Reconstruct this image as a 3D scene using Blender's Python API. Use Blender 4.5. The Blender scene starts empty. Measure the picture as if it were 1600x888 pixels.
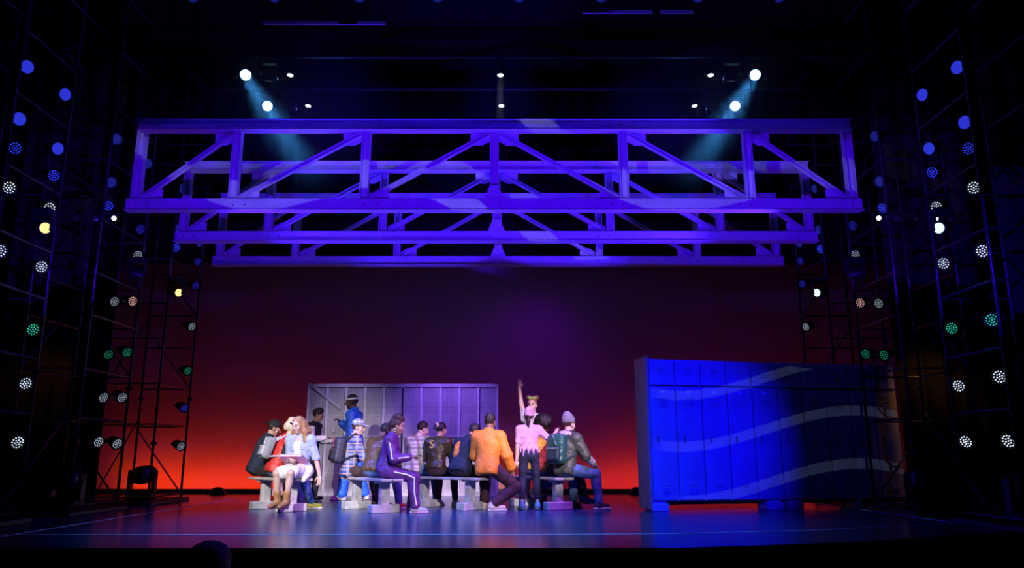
import bpy, math, random
import numpy as np
from mathutils import Vector, Matrix, Euler
random.seed(7); np.random.seed(7)
SC = bpy.context.scene
COL = SC.collection
R = math.radians

# ------------------------------------------------------------------ camera
cam = bpy.data.cameras.new('camera'); cam.sensor_width = 36; cam.lens = 27.0
cam.clip_end = 200
camo = bpy.data.objects.new('camera', cam); COL.objects.link(camo)
camo.location = (0, 0, 0.8); camo.rotation_euler = (R(102.5), 0, 0)
SC.camera = camo
SC.view_settings.view_transform = 'Standard'; SC.view_settings.look = 'None'
SC.view_settings.gamma = 1; SC.view_settings.use_curve_mapping = False
SC.view_settings.exposure = 0.0
SC.cycles.use_denoising = True
SC.cycles.volume_bounces = 0
SC.cycles.max_bounces = 6

# ------------------------------------------------------------------ world: a dark auditorium
w = bpy.data.worlds.new('world'); SC.world = w; w.use_nodes = True
w.node_tree.nodes['Background'].inputs[0].default_value = (0.02, 0.02, 0.05, 1)
w.node_tree.nodes['Background'].inputs[1].default_value = 0.012

# ------------------------------------------------------------------ stage lights
def spot(name, loc, aim, watts, col, size, blend=0.4, rad=0.12, gobo=None):
    l = bpy.data.lights.new(name, 'SPOT'); l.energy = watts; l.color = col
    l.spot_size = R(size); l.spot_blend = blend; l.shadow_soft_size = rad
    o = bpy.data.objects.new(name, l); COL.objects.link(o)
    o.location = loc
    o.rotation_euler = (Vector(aim) - Vector(loc)).to_track_quat('-Z', 'Y').to_euler()
    if gobo: gobo(l)
    return o
def area(name, loc, aim, watts, col, sx, sy):
    l = bpy.data.lights.new(name, 'AREA'); l.shape = 'RECTANGLE'; l.size = sx; l.size_y = sy
    l.energy = watts; l.color = col
    o = bpy.data.objects.new(name, l); COL.objects.link(o)
    o.location = loc
    o.rotation_euler = (Vector(aim) - Vector(loc)).to_track_quat('-Z', 'Y').to_euler()
    return o
def wave_gobo(freq, amp, ph, width, per, tilt, cut=None, waves=True, ucut=None):
    # a metal gobo of wavy slots in the lantern's gate: light passes only in bands
    def f(l):
        l.use_nodes = True; nt = l.node_tree; N = nt.nodes; L = nt.links
        em = N['Emission']
        tc = N.new('ShaderNodeTexCoord'); sp = N.new('ShaderNodeSeparateXYZ')
        L.new(tc.outputs['Normal'], sp.inputs[0])
        def m(op, a, b=None):
            n = N.new('ShaderNodeMath'); n.operation = op
            for i, v in enumerate((a, b)):
                if v is None: continue
                if isinstance(v, (int, float)): n.inputs[i].default_value = v
                else: L.new(v, n.inputs[i])
            return n.outputs[0]
        u = m('DIVIDE', sp.outputs[0], sp.outputs[2]); v = m('DIVIDE', sp.outputs[1], sp.outputs[2])
        s = m('MULTIPLY', m('SINE', m('ADD', m('MULTIPLY', u, freq), ph)), amp)
        t = m('ADD', m('ADD', v, s), m('MULTIPLY', u, tilt))
        fr = m('FRACT', m('ADD', m('DIVIDE', t, per), 20.0))
        band = m('LESS_THAN', fr, width)
        if not waves: band = 1.0
        if cut:     # top and bottom shutters of the lantern
            band = m('MULTIPLY', band, m('MULTIPLY', m('GREATER_THAN', v, cut[0]), m('LESS_THAN', v, cut[1])))
        if ucut:    # side shutters
            band = m('MULTIPLY', band, m('MULTIPLY', m('GREATER_THAN', u, ucut[0]), m('LESS_THAN', u, ucut[1])))
        if band != 1.0: L.new(band, em.inputs['Strength'])
    return f
# cyc: red strip lights on the stage floor behind the ground row, violet wash from above
area('cyc_strip_light', (-6.2, 16.98, 0.08), (-6.2, 17.55, .45), 42, (1, .040, .0), 4.8, .10)
area('cyc_strip_light', (-1.5, 16.98, 0.08), (-1.5, 17.55, .45), 13, (1, .03, .005), 4.0, .10)
area('cyc_strip_light', (4.7, 16.98, 0.08), (4.7, 17.55, .45), 38, (1, .028, .002), 6.2, .10)
spot('cyc_wash_light', (.8, 15.6, 4.6), (.4, 17.5, 2.4), 36, (.26, .0, 1), 100, 1.0, .3)
# front of house: white and lavender on the actors
spot('front_spot', (-5, -4, 8), (-3.1, 11.6, .8), 17000, (1, .93, .92), 8.0, .6)
spot('front_spot', (4, -4, 8), (-1.5, 11.8, .75), 8500, (1, .84, .98), 12, .7)
spot('front_spot', (5, -4, 8), (.45, 12.0, 1.3), 17000, (1, .86, .95), 7.6, .6)
spot('front_spot', (-5, -4, 8), (-3.3, 15.0, .8), 4700, (1, .93, .86), 8.5, .9)
# colour from a side tower and from unseen spots added overhead
spot('side_wash', (1.6, 9.6, 4.2), (-.7, 11.9, .6), 1100, (.50, .05, 1), 62, .8)  # hangs in mid-air without a fixture, added for violet on the actors
spot('side_wash', (-5.4, 10.0, 3.9), (-1.4, 11.6, .5), 1500, (.14, .14, 1), 28, .7)
spot('locker_fill', (-1.3, 13.5, 4.15), (-1.3, 15.75, 1.0), 950, (.24, .10, 1), 52, .9)  # unseen fill pair, added above to bring up the mesh lockers
spot('locker_fill', (-3.3, 13.5, 4.15), (-3.3, 15.75, 1.0), 280, (.50, .38, 1), 46, .9)
spot('back_wash', (0, 15.2, 5.6), (-1, 12.0, .3), 480, (.30, .14, 1), 62, .8)
spot('floor_wash', (-2.2, 8.6, 7.3), (-1.6, 9.6, 0), 3400, (.03, .26, 1), 56, 1)  # overhead fill pair without fixtures, added to lift the blue of the front floor
spot('floor_wash', (1.6, 8.6, 7.3), (1.0, 9.6, 0), 1200, (.03, .2, 1), 50, 1)
# blue on the hanging trusses: from low on the towers either side, and shuttered from the front of the stage
for x, ax, z in ((-5.3, -.2, 1.3), (4.9, -.4, 2.5)):
    spot('truss_wash', (x, 10.35, z), (ax, 11.9, 5.0), 2600, (.05, .010, 1), 78, .4, .05, wave_gobo(1, 0, 0, 1, 1, 0, (-1.2, .10), False))
SHUT = (-.145, .10)
for x, ax, wt, c in ((-2.8, -2.2, 1900, (.04, .002, 1)), (2.8, 2.0, 1900, (.025, .001, 1)), (0, -.2, 1500, (.14, .0, 1))):
    spot('truss_wash', (x, 3.0, .2), (ax, 12, 4.59), wt, c, 80, .3, .03, wave_gobo(1, 0, 0, 1, 1, 0, SHUT, False))
spot('truss_gobo', (-1.2, 3.0, .2), (-.3, 12.0, 4.59), 800, (.55, .52, 1), 76, .3, .01,
     wave_gobo(9, .06, .6, .20, .21, .35, (-.19, .10)))
# blue on the locker bank, and the wave gobo over it
spot('locker_wash', (2.6, -3, 7.5), (2.5, 11.7, 1.0), 20000, (.004, .0015, 1), 14, .9, .05, wave_gobo(1, 0, 0, 1, 1, 0, (-.070, 1), False, (-1, .034)))
spot('locker_gobo', (1.5, -3, 6.5), (4.3, 11.9, 1.2), 700, (.50, .66, 1), 17, .35, .01,
     wave_gobo(15, .027, 2.75, .19, .046, -.03, (-.056, 1)))
# blue glow down the side towers
for sx, x in ((-1, -4.4), (1, 4.0)):
    spot('tower_wash', (x * .2, 7.4, 7.8), (x * 1.35, 11.5, 4.6), 170, (.06, .03, 1), 70, .8)

# weak warm working light on the side curtains
spot('wing_light', (6.7, 11.3, 2.9), (6.8, 12.75, 1.1), 40, (1, .42, .12), 70, .9)
spot('wing_light', (-7.2, 11.0, 2.9), (-7.5, 12.35, 1.3), 22, (1, .42, .12), 70, .9)

# ------------------------------------------------------------------ materials
MATS = {}
def mat(name, col, rough=.6, metal=0.0, bump=0.0, bscale=40, var=.12, vscale=6, spec=.5):
    if name in MATS: return MATS[name]
    m = bpy.data.materials.new(name); m.use_nodes = True
    nt = m.node_tree; N = nt.nodes; L = nt.links; b = N['Principled BSDF']
    b.inputs['Roughness'].default_value = rough; b.inputs['Metallic'].default_value = metal
    b.inputs['Specular IOR Level'].default_value = spec
    tc = N.new('ShaderNodeTexCoord'); nz = N.new('ShaderNodeTexNoise')
    nz.inputs['Scale'].default_value = vscale; nz.inputs['Detail'].default_value = 4
    L.new(tc.outputs['Object'], nz.inputs['Vector'])
    r = N.new('ShaderNodeValToRGB')
    c = np.array(col[:3])
    r.color_ramp.elements[0].position = .3; r.color_ramp.elements[1].position = .7
    r.color_ramp.elements[0].color = (*np.clip(c * (1 - var), 0, 1), 1)
    r.color_ramp.elements[1].color = (*np.clip(c * (1 + var), 0, 1), 1)
    L.new(nz.outputs['Fac'], r.inputs['Fac']); L.new(r.outputs['Color'], b.inputs['Base Color'])
    if bump:
        n2 = N.new('ShaderNodeTexNoise'); n2.inputs['Scale'].default_value = bscale
        n2.inputs['Detail'].default_value = 3
        L.new(tc.outputs['Object'], n2.inputs['Vector'])
        bp = N.new('ShaderNodeBump'); bp.inputs['Strength'].default_value = bump
        bp.inputs['Distance'].default_value = .035 if bscale < 16 else .02
        L.new(n2.outputs['Fac'], bp.inputs['Height']); L.new(bp.outputs['Normal'], b.inputs['Normal'])
    MATS[name] = m; return m
def emit(name, col, st):
    if name in MATS: return MATS[name]
    m = bpy.data.materials.new(name); m.use_nodes = True
    b = m.node_tree.nodes['Principled BSDF']
    b.inputs['Base Color'].default_value = (.02, .02, .02, 1)
    b.inputs['Emission Color'].default_value = (*col, 1); b.inputs['Emission Strength'].default_value = st
    m.cycles.emission_sampling = 'NONE'
    MATS[name] = m; return m
def cloth(name, col, **k):
    k.setdefault('rough', .85); k.setdefault('bump', 1.0); k.setdefault('bscale', 11)
    return mat(name, col, **k)
def plaid(name, c0, c1, c2, sc=9.0, rot=.6):
    if name in MATS: return MATS[name]
    m = mat(name, c0, rough=.85, bump=.4, bscale=14); nt = m.node_tree; N = nt.nodes; L = nt.links
    b = N['Principled BSDF']
    tc = N['Texture Coordinate']; sp = N.new('ShaderNodeSeparateXYZ'); L.new(tc.outputs['Object'], sp.inputs[0])
    def ma(op, a, bb):
        n = N.new('ShaderNodeMath'); n.operation = op
        for i, v in enumerate((a, bb)):
            if isinstance(v, (int, float)): n.inputs[i].default_value = v
            else: L.new(v, n.inputs[i])
        return n.outputs[0]
    h = ma('ADD', sp.outputs[0], ma('MULTIPLY', sp.outputs[1], rot))
    f1 = ma('LESS_THAN', ma('FRACT', ma('ADD', ma('MULTIPLY', h, sc), 50.), 0), .34)
    f2 = ma('LESS_THAN', ma('FRACT', ma('ADD', ma('MULTIPLY', sp.outputs[2], sc), 50.), 0), .34)
    f3 = ma('LESS_THAN', ma('FRACT', ma('ADD', ma('MULTIPLY', sp.outputs[2], sc), 50.45), 0), .12)
    src = b.inputs['Base Color'].links[0].from_socket
    for f, c, k in ((f1, c1, .75), (f2, c1, .6), (f3, c2, .9)):
        mx = N.new('ShaderNodeMix'); mx.data_type = 'RGBA'
        L.new(ma('MULTIPLY', f, k), mx.inputs[0]); L.new(src, mx.inputs[6]); mx.inputs[7].default_value = (*c, 1)
        src = mx.outputs[2]
    L.new(src, b.inputs['Base Color'])
    return m

# ------------------------------------------------------------------ mesh helpers
class MB:
    def __init__(s): s.v = []; s.f = []
    def box(s, c, d, M=None):
        n = len(s.v)
        for x in (-.5, .5):
            for y in (-.5, .5):
                for z in (-.5, .5):
                    p = Vector((x * d[0], y * d[1], z * d[2]))
                    if M: p = M @ p
                    s.v.append(p + Vector(c))
        for q in ((0, 1, 3, 2), (4, 6, 7, 5), (0, 4, 5, 1), (2, 3, 7, 6), (0, 2, 6, 4), (1, 5, 7, 3)):
            s.f.append([n + i for i in q])
        return s
    def bev(s, c, d, e=.01):      # box with chamfered vertical and horizontal edges
        n = len(s.v); hx, hy, hz = d[0] / 2, d[1] / 2, d[2] / 2
        e = min(e, hx * .6, hy * .6, hz * .6)
        def ring(z, i):
            x, y = hx - i, hy - i
            return [(x, -y + e, z), (x, y - e, z), (x - e, y, z), (-x + e, y, z), (-x, y - e, z), (-x, -y + e, z), (-x + e, -y, z), (x - e, -y, z)]
        for z, i in ((-hz, e), (-hz + e, 0), (hz - e, 0), (hz, e)):
            s.v += [Vector(p) + Vector(c) for p in ring(z, i)]
        s.f.append([n + i for i in range(7, -1, -1)])
        for k in range(3):
            for i in range(8):
                j = (i + 1) % 8
                s.f.append([n + k * 8 + i, n + k * 8 + j, n + k * 8 + 8 + j, n + k * 8 + 8 + i])
        s.f.append([n + 24 + i for i in range(8)])
        return s
    def tube(s, a, b, r, r2=None, k=8, cap=True):
        a, b = Vector(a), Vector(b); r2 = r if r2 is None else r2
        q = (b - a).to_track_quat('Z', 'Y'); n = len(s.v)
        for p, rr in ((a, r), (b, r2)):
            for i in range(k):
                t = 2 * math.pi * i / k
                s.v.append(p + q @ Vector((rr * math.cos(t), rr * math.sin(t), 0)))
        for i in range(k):
            j = (i + 1) % k; s.f.append([n + i, n + j, n + k + j, n + k + i])
        if cap:
            s.f.append([n + i for i in range(k - 1, -1, -1)]); s.f.append([n + k + i for i in range(k)])
        return s
    def lathe(s, prof, k=16, o=(0, 0, 0), close=True):
        n = len(s.v); o = Vector(o)
        for r, z in prof:
            for i in range(k):
                t = 2 * math.pi * i / k
                s.v.append(o + Vector((r * math.cos(t), r * math.sin(t), z)))
        for j in range(len(prof) - 1):
            for i in range(k):
                i2 = (i + 1) % k
                s.f.append([n + j * k + i, n + j * k + i2, n + (j + 1) * k + i2, n + (j + 1) * k + i])
        if close:
            s.f.append([n + i for i in range(k - 1, -1, -1)]); m = n + (len(prof) - 1) * k
            s.f.append([m + i for i in range(k)])
        return s
    def prism(s, pts, y0, y1):    # polygon in xz, extruded in y
        n = len(s.v); k = len(pts)
        for y in (y0, y1): s.v += [Vector((x, y, z)) for x, z in pts]
        s.f.append([n + i for i in range(k)]); s.f.append([n + k + i for i in range(k - 1, -1, -1)])
        for i in range(k):
            j = (i + 1) % k; s.f.append([n + i, n + k + i, n + k + j, n + j])
        return s
    def mesh(s, name):
        m = bpy.data.meshes.new(name); m.from_pydata([tuple(v) for v in s.v], [], s.f); m.update(); return m
    def build(s, name, material, parent=None, loc=None, smooth=False):
        return link(s.mesh(name), name, material, parent, loc, smooth)
def link(me, name, material=None, parent=None, loc=None, smooth=False):
    if material is not None and not me.materials: me.materials.append(material)
    o = bpy.data.objects.new(name, me); COL.objects.link(o)
    if parent is not None: o.parent = parent
    if loc is not None: o.location = loc
    if smooth: me.polygons.foreach_set('use_smooth', [True] * len(me.polygons))
    return o
def tag(o, label=None, cat=None, group=None, kind=None):
    for k, v in (('label', label), ('category', cat), ('group', group), ('kind', kind)):
        if v: o[k] = v
    return o
def empty(name, loc=(0, 0, 0), rz=0.0):
    o = bpy.data.objects.new(name, None); COL.objects.link(o); o.location = loc; o.rotation_euler = (0, 0, rz); return o
def copy_tree(o, parent=None):
    c = o.copy(); COL.objects.link(c); c.parent = parent
    for ch in list(o.children): copy_tree(ch, c)
    return c

# ------------------------------------------------------------------ materials used by the set
black = mat('black velvet', (.006, .006, .007), .95, spec=.1, bump=.3, bscale=9)
blackpaint = mat('black paint', (.012, .012, .014), .5)
blackmetal = mat('black fixture metal', (.015, .015, .018), .4, .4)
pipe_m = mat('dark steel pipe', (.075, .075, .085), .32, .75)
silver = mat('painted truss steel', (.62, .62, .66), .42, .15, bump=.15, bscale=22, var=.10, vscale=3)
boltm = mat('zinc bolt', (.8, .8, .82), .25, .9)
tape = mat('white stage tape', (.85, .86, .88), .6)

# ------------------------------------------------------------------ stage floor, walls
def floor_material():
    m = mat('stage vinyl', (.012, .045, .125), .24, 0, var=.15, vscale=.8, spec=.5)
    nt = m.node_tree; N = nt.nodes; L = nt.links; b = N['Principled BSDF']
    tc = N['Texture Coordinate']; n = N.new('ShaderNodeTexNoise'); n.inputs['Scale'].default_value = 2.2; n.inputs['Detail'].default_value = 6
    L.new(tc.outputs['Object'], n.inputs['Vector'])
    mr = N.new('ShaderNodeMapRange'); mr.inputs[3].default_value = .21; mr.inputs[4].default_value = .27
    L.new(n.outputs['Fac'], mr.inputs[0]); L.new(mr.outputs[0], b.inputs['Roughness'])
    return m
floor_m = floor_material()
front = [(-11, 7.03), (-4, 7.03), (0, 7.03), (1.5, 7.06), (3.0, 7.45), (4.5, 8.1), (6.2, 9.0), (11, 10.5)]
b = MB()
n = len(front)
for z in (0, -.04):
    b.v += [Vector((x, y, z)) for x, y in front] + [Vector((11, 18.2, z)), Vector((-11, 18.2, z))]
k = n + 2
b.f.append(list(range(k))); b.f.append(list(range(2 * k - 1, k - 1, -1)))
for i in range(k): b.f.append([i, k + i, k + (i + 1) % k, (i + 1) % k])
fl = b.build('floor', floor_m); tag(fl, 'glossy dark blue stage floor with white tape lines', 'floor', kind='structure')
# apron face, below the lip
b = MB()
for i in range(n - 1):
    x0, y0 = front[i]; x1, y1 = front[i + 1]; q = len(b.v)
    b.v += [Vector((x0, y0 + .03, -.04)), Vector((x1, y1 + .03, -.04)), Vector((x1, y1 + .03, -1.2)), Vector((x0, y0 + .03, -1.2)),
            Vector((x0, y0 + .13, -.04)), Vector((x1, y1 + .13, -.04)), Vector((x1, y1 + .13, -1.2)), Vector((x0, y0 + .13, -1.2))]
    b.f += [[q + 3, q + 2, q + 1, q], [q + 4, q + 5, q + 6, q + 7]]
tag(b.build('wall_front', blackpaint), 'black painted face of the stage apron below the lip', 'wall', kind='structure')
tag(MB().box((0, 3, -.90), (24, 20, .1)).build('floor_auditorium', black), 'dark auditorium floor in front of the stage', 'floor', kind='structure')
cyc_m = mat('cyclorama cloth', (.38, .37, .37), .9, var=.03, vscale=2, spec=.1)
tag(MB().box((0, 17.55, 3.6), (18.4, .06, 7.2)).build('wall_back', cyc_m), 'tall cloth backdrop glowing red at its foot and violet above', 'wall', kind='structure')
tag(MB().box((-9.8, 12.5, 4.5), (.1, 12, 9.2)).build('wall_left', black), 'black masking wall in the left wing', 'wall', kind='structure')
tag(MB().box((9.8, 12.5, 4.5), (.1, 12, 9.2)).build('wall_right', black), 'black masking wall in the right wing', 'wall', kind='structure')
tag(MB().box((0, 12.6, 9.6), (20, 12, .1)).build('ceiling', black), 'black void of the fly loft above the stage', 'ceiling', kind='structure')
# ground row that hides the cyc strip lights
tag(MB().bev((0, 16.62, .045), (17.6, .05, .09), .01).build('ground_row', blackpaint), 'long low black board along the foot of the glowing backdrop', 'ground row')
# tape lines
def strip(pts, wd):
    b = MB(); 
    for i, (x, y) in enumerate(pts):
        p = Vector((x, y)); a = Vector(pts[max(0, i - 1)]); c = Vector(pts[min(len(pts) - 1, i + 1)])
        t = (c - a).normalized(); nn = Vector((-t.y, t.x)) * wd / 2
        b.v += [Vector((p.x + nn.x, p.y + nn.y, .0025)), Vector((p.x - nn.x, p.y - nn.y, .0025))]
        b.v += [Vector((p.x + nn.x, p.y + nn.y, 0)), Vector((p.x - nn.x, p.y - nn.y, 0))]
        if i:
            q = 4 * i; b.f += [[q - 4, q - 3, q + 1, q], [q - 2, q, q + 2, q - 2][:0] or [q - 4, q, q + 2, q - 2], [q - 3, q - 1, q + 3, q + 1]]
    return b
tag(strip([(-5.2, 8.17), (0, 8.17), (1.6, 8.25), (3.2, 8.62), (5.5, 9.6)], .035).build('tape_line', tape), 'thin white tape line running across the front of the stage floor', 'tape line')
tag(strip([(-5.07, 8.0), (-5.07, 14.4)], .05).build('tape_line', tape), 'white tape line running upstage along the left of the floor', 'tape line')
tag(strip([(5.3, 9.4), (5.11, 13.4)], .05).build('tape_line', tape), 'white tape line running upstage beneath the right end of the blue lockers', 'tape line')
# curtains: pleated legs between the towers, borders overhead
def drape(w_, h_, pl, amp, axis):
    b = MB(); n = int(w_ / .06); 
    for i in range(n + 1):
        u = -w_ / 2 + w_ * i / n; d = amp * math.sin(u * pl) + .4 * amp * math.sin(u * pl * 2.3 + 1)
        for z in (0, h_):
            b.v.append(Vector((u, d, z) if axis == 'x' else (d, u, z)))
    m0 = len(b.v)
    for i in range(n): b.f.append([2 * i, 2 * i + 2, 2 * i + 3, 2 * i + 1])
    return b
brown = mat('dark serge drape', (.045, .035, .028), .9, spec=.1, bump=.3, bscale=20)
for sx, X in ((-1, -7.5), (1, 7.2)):
    side = 'left' if sx < 0 else 'right'
    for y, wd, nm in ((9.95, 1.9, 'nearest and middle'), (12.35, 1.6, 'middle and farthest'), (14.6, 1.6, None)):
        lb = f'dark pleated curtain hanging between the {nm} {side} light towers' if nm else f'dark pleated curtain hanging behind the farthest {side} light tower'
        o = drape(wd, 9.4, 18, .03, 'x').build('stage_curtain', brown, None, (X + sx * .35 + (sx * .9 if not nm else 0) - (.46 if nm and sx > 0 and y > 12 else 0), y + (.25 if nm and sx > 0 and y > 12 else 0), 0.02), True)
        so = o.modifiers.new('thick', 'SOLIDIFY'); so.thickness = .012
        tag(o, lb, 'curtain', 'side curtains between the towers')
for y, z0, lb in ((16.4, 4.9, 'black velvet border hanging in front of the top of the backdrop'), (9.75, 8.0, 'black velvet border hanging high above the front truss')):
    o = drape(18, 4.68 if z0 < 7 else 1.5, 14, .03, 'x').build('stage_border', black, None, (0, y, z0), True)
    so = o.modifiers.new('thick', 'SOLIDIFY'); so.thickness = .012
    tag(o, lb, 'curtain')

# ------------------------------------------------------------------ hanging trusses
def channel(L_, w_, d_, t=.012):   # C-section along local x, open towards -y
    b = MB()
    b.box((0, d_ / 2 - t / 2, 0), (L_, t, w_))
    b.box((0, -t / 2, w_ / 2 - t / 2), (L_, d_ - t, t)); b.box((0, -t / 2, -w_ / 2 + t / 2), (L_, d_ - t, t))
    return b
def rot_y(me_b, ang):
    M = Matrix.Rotation(ang, 4, 'Y'); me_b.v = [M @ v for v in me_b.v]; return me_b
HW, TH, CW = 5.53, 1.46, .19
xs = [-5.42, -3.95, -1.97, 0, 1.97, 3.88, 5.42]
z_lo, z_hi = CW, TH - .17
me_vert = rot_y(channel(z_hi - z_lo + .04, .13, .12), R(90)).mesh('vertical')
me_bolt = MB().tube((0, -.012, 0), (0, .0, 0), .014, k=6).mesh('bolt')
me_top = MB().box((0, .0, 0), (2 * HW - .12, .012, .17)).box((0, -.03, .079), (2 * HW - .12, .06, .012)).box((0, -.03, -.079), (2 * HW - .12, .06, .012)).box((0, .06, -.079), (2 * HW - .12, .12, .012)).mesh('top_chord')
me_bot = MB().box((0, .0, 0), (2 * HW, .012, .19)).box((0, .05, .089), (2 * HW, .10, .012)).box((0, -.035, -.089), (2 * HW, .07, .012)).box((0, .05, -.089), (2 * HW, .10, .012)).mesh('bottom_chord')
me_g1 = MB().prism([(0, 0), (.30, 0), (.30, .19), (.12, .19), (0, .12)], -.006, .006).mesh('gusset')
me_g2 = MB().prism([(-.15, 0), (.15, 0), (.06, .22), (-.06, .22)], -.006, .006).mesh('gusset')
me_cable = MB().tube((0, 0, 0), (0, 0, 3.7), .006, k=5).mesh('cable')
diag_me = {}
def truss(y, z, label):
    t = empty('steel_truss', (-.27, y, z)); tag(t, label, 'truss', 'three hanging steel trusses')
    link(me_top, 'top_chord', silver, t, (0, 0, TH - .085)); link(me_bot, 'bottom_chord', silver, t, (0, 0, .095))
    for x in xs: link(me_vert, 'vertical', silver, t, (x, .07, (z_lo + z_hi) / 2))
    for i in range(6):
        s = 1 if i < 3 else -1
        x0, x1 = xs[i] + .07, xs[i + 1] - .07
        a = Vector((x0, 0, z_lo + .02)) if s > 0 else Vector((x0, 0, z_hi - .02))
        c = Vector((x1, 0, z_hi - .02)) if s > 0 else Vector((x1, 0, z_lo + .02))
        key = (i,)
        if key not in diag_me:
            d = c - a; diag_me[key] = rot_y(channel(d.length - .05, .065, .07), -math.atan2(d.z, d.x)).mesh('diagonal')
        link(diag_me[key], 'diagonal', silver, t, ((a + c) / 2) + Vector((0, .07, 0)))
        # gusset plates at both ends of the diagonal
        for (gx, top) in (((x1, True), (x0, False)) if s > 0 else ((x0, True), (x1, False))):
            g = link(me_g1, 'gusset', silver, t, (gx, .125, z_hi if top else z_lo))
            flip = gx == x1
            g.scale = (-1 if flip else 1, 1, -1 if top else 1)
    for dy in (.01, .135): link(me_g2, 'gusset', silver, t, (0, dy, z_lo))
    for i, x in enumerate(xs):
        for dx in (-.09, .09):
            for zz in (.095, TH - .085): 
                xx = max(-HW + .15, min(HW - .15, x + dx + (.12 if x < 0 else -.12 if x > 0 else 0)))
                link(me_bolt, 'bolt', boltm, t, (xx, -.006, zz))
    for x in (-4.0, 0, 4.0): link(me_cable, 'cable', blackmetal, t, (x, .04, TH))
    return t
truss(11.0, 4.36, 'front and brightest of the three blue-lit steel trusses, nearest the viewer')
truss(12.72, 4.36, 'middle of the three blue-lit steel trusses, seen through the front one')
truss(14.42, 4.36, 'rearmost and dimmest of the three hanging steel trusses')

# ------------------------------------------------------------------ lockers
lock_blue = mat('blue enamel locker paint', (.40, .41, .50), .45, .1, bump=.1, bscale=12, var=.15, vscale=2.5)
lock_grey = mat('worn grey locker steel', (.50, .48, .46), .5, .25, bump=.15, bscale=10, var=.28, vscale=3)
lock_side = mat('pale plywood side', (.62, .50, .36), .7)
wagon_m = mat('scuffed white wagon timber', (.6, .58, .56), .7, bump=.3)
plate_m = mat('name plate white', (.85, .85, .88), .4)
dark_gap = mat('locker gap', (.01, .01, .012), .8)
def louvers(w_, n_, dz):
    b = MB()
    for i in range(n_):
        b.prism([], 0, 0) if False else None
        z = (i - (n_ - 1) / 2) * dz
        q = len(b.v)
        b.v += [Vector((-w_ / 2, 0, z + .009)), Vector((w_ / 2, 0, z + .009)), Vector((w_ / 2, -.014, z - .007)), Vector((-w_ / 2, -.014, z - .007)),
                Vector((-w_ / 2, 0, z - .009)), Vector((w_ / 2, 0, z - .009))]
        b.f += [[q, q + 3, q + 2, q + 1], [q + 3, q + 4, q + 5, q + 2], [q, q + 4, q + 3], [q + 1, q + 2, q + 5]]
    return b.mesh('vent')
def locker_bank(base, rz):
    t = empty('locker_bank', base, rz)
    tag(t, 'long blue-lit bank of louvred steel lockers on a low wagon', 'lockers')
    n_, p = 10, .415; W = n_ * p + .04; Hh = 2.06; z0 = .13; D = .42
    MB().bev((W / 2, D / 2 + .012, z0 + Hh / 2), (W, D - .02, Hh), .008).build('carcass', lock_blue, t)
    MB().box((-.012, D / 2 - .02, z0 / 2 + Hh / 2 + .035), (.024, D + .06, Hh + z0 - .07 + .06)).build('side_panel', lock_side, t)
    md1 = MB().bev((0, -.009, 0), (p - .022, .022, .355), .006).mesh('door'); md2 = MB().bev((0, -.009, 0), (p - .022, .022, 1.62), .006).mesh('door')
    ml = louvers(.13, 4, .034)
    mh = MB().bev((0, -.012, 0), (.028, .024, .085), .006).tube((0, -.02, -.02), (0, -.045, -.02), .012).mesh('handle')
    mp = MB().box((0, -.003, 0), (.075, .006, .03)).mesh('name_plate')
    mhi = MB().tube((0, -.012, -.03), (0, -.012, .03), .009, k=6).mesh('hinge')
    for i in range(n_):
        x = .02 + p * (i + .5) + (.012 if i >= 5 else -.004)
        d = link(md1, 'door', lock_blue, t, (x, 0, z0 + Hh - .205))
        link(ml, 'vent', lock_blue, d, (.0, -.02, .02))['kind'] = 'stuff'
        d = link(md2, 'door', lock_blue, t, (x, 0, z0 + .83))
        link(ml, 'vent', lock_blue, d, (.01, -.02, .60))['kind'] = 'stuff'
        link(ml, 'vent', lock_blue, d, (.01, -.02, -.64))['kind'] = 'stuff'
        link(mp, 'name_plate', plate_m, d, (.0, -.02, .745)); link(mh, 'handle', boltm, d, (-.10, -.02, .06))
        for zz in (-.5, .35): link(mhi, 'hinge', lock_blue, d, (.19, -.01, zz))
    for i, x in enumerate((.13, 1.95, 2.28, 3.35, 3.75, 4.05)):
        MB().bev((x, .14, .055), (.27 if i < 3 else .1, .30, .11), .01).build('wagon_foot', wagon_m, t)
        MB().box((x, .14, .12), (.2 if i < 3 else .08, .26, .025)).build('foot_plate', wagon_m, t)
    MB().box((W / 2, .3, .10), (W - .1, .12, .05)).build('wagon_rail', blackpaint, t)
    return t
locker_bank((2.0, 11.42, 0), R(12.0))
def grille_material(name, col):
    m = mat(name, col, .45, .3, var=.25, vscale=3); nt = m.node_tree; N = nt.nodes; L = nt.links; b = N['Principled BSDF']
    tc = N['Texture Coordinate']; v = N.new('ShaderNodeTexVoronoi'); v.inputs['Scale'].default_value = 36; v.inputs['Randomness'].default_value = 0
    L.new(tc.outputs['Object'], v.inputs['Vector'])
    g = N.new('ShaderNodeMath'); g.operation = 'LESS_THAN'; g.inputs[1].default_value = .33; L.new(v.outputs['Distance'], g.inputs[0])
    mx = N.new('ShaderNodeMix'); mx.data_type = 'RGBA'; L.new(g.outputs[0], mx.inputs[0])
    L.new(b.inputs['Base Color'].links[0].from_socket, mx.inputs[6]); mx.inputs[7].default_value = (.16, .15, .15, 1)
    L.new(mx.outputs[2], b.inputs['Base Color']); return m
stile_m = mat('pale worn locker frame', (.70, .67, .66), .45, .2, var=.2)
grille = grille_material('perforated locker grille', (.46, .44, .42))
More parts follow.
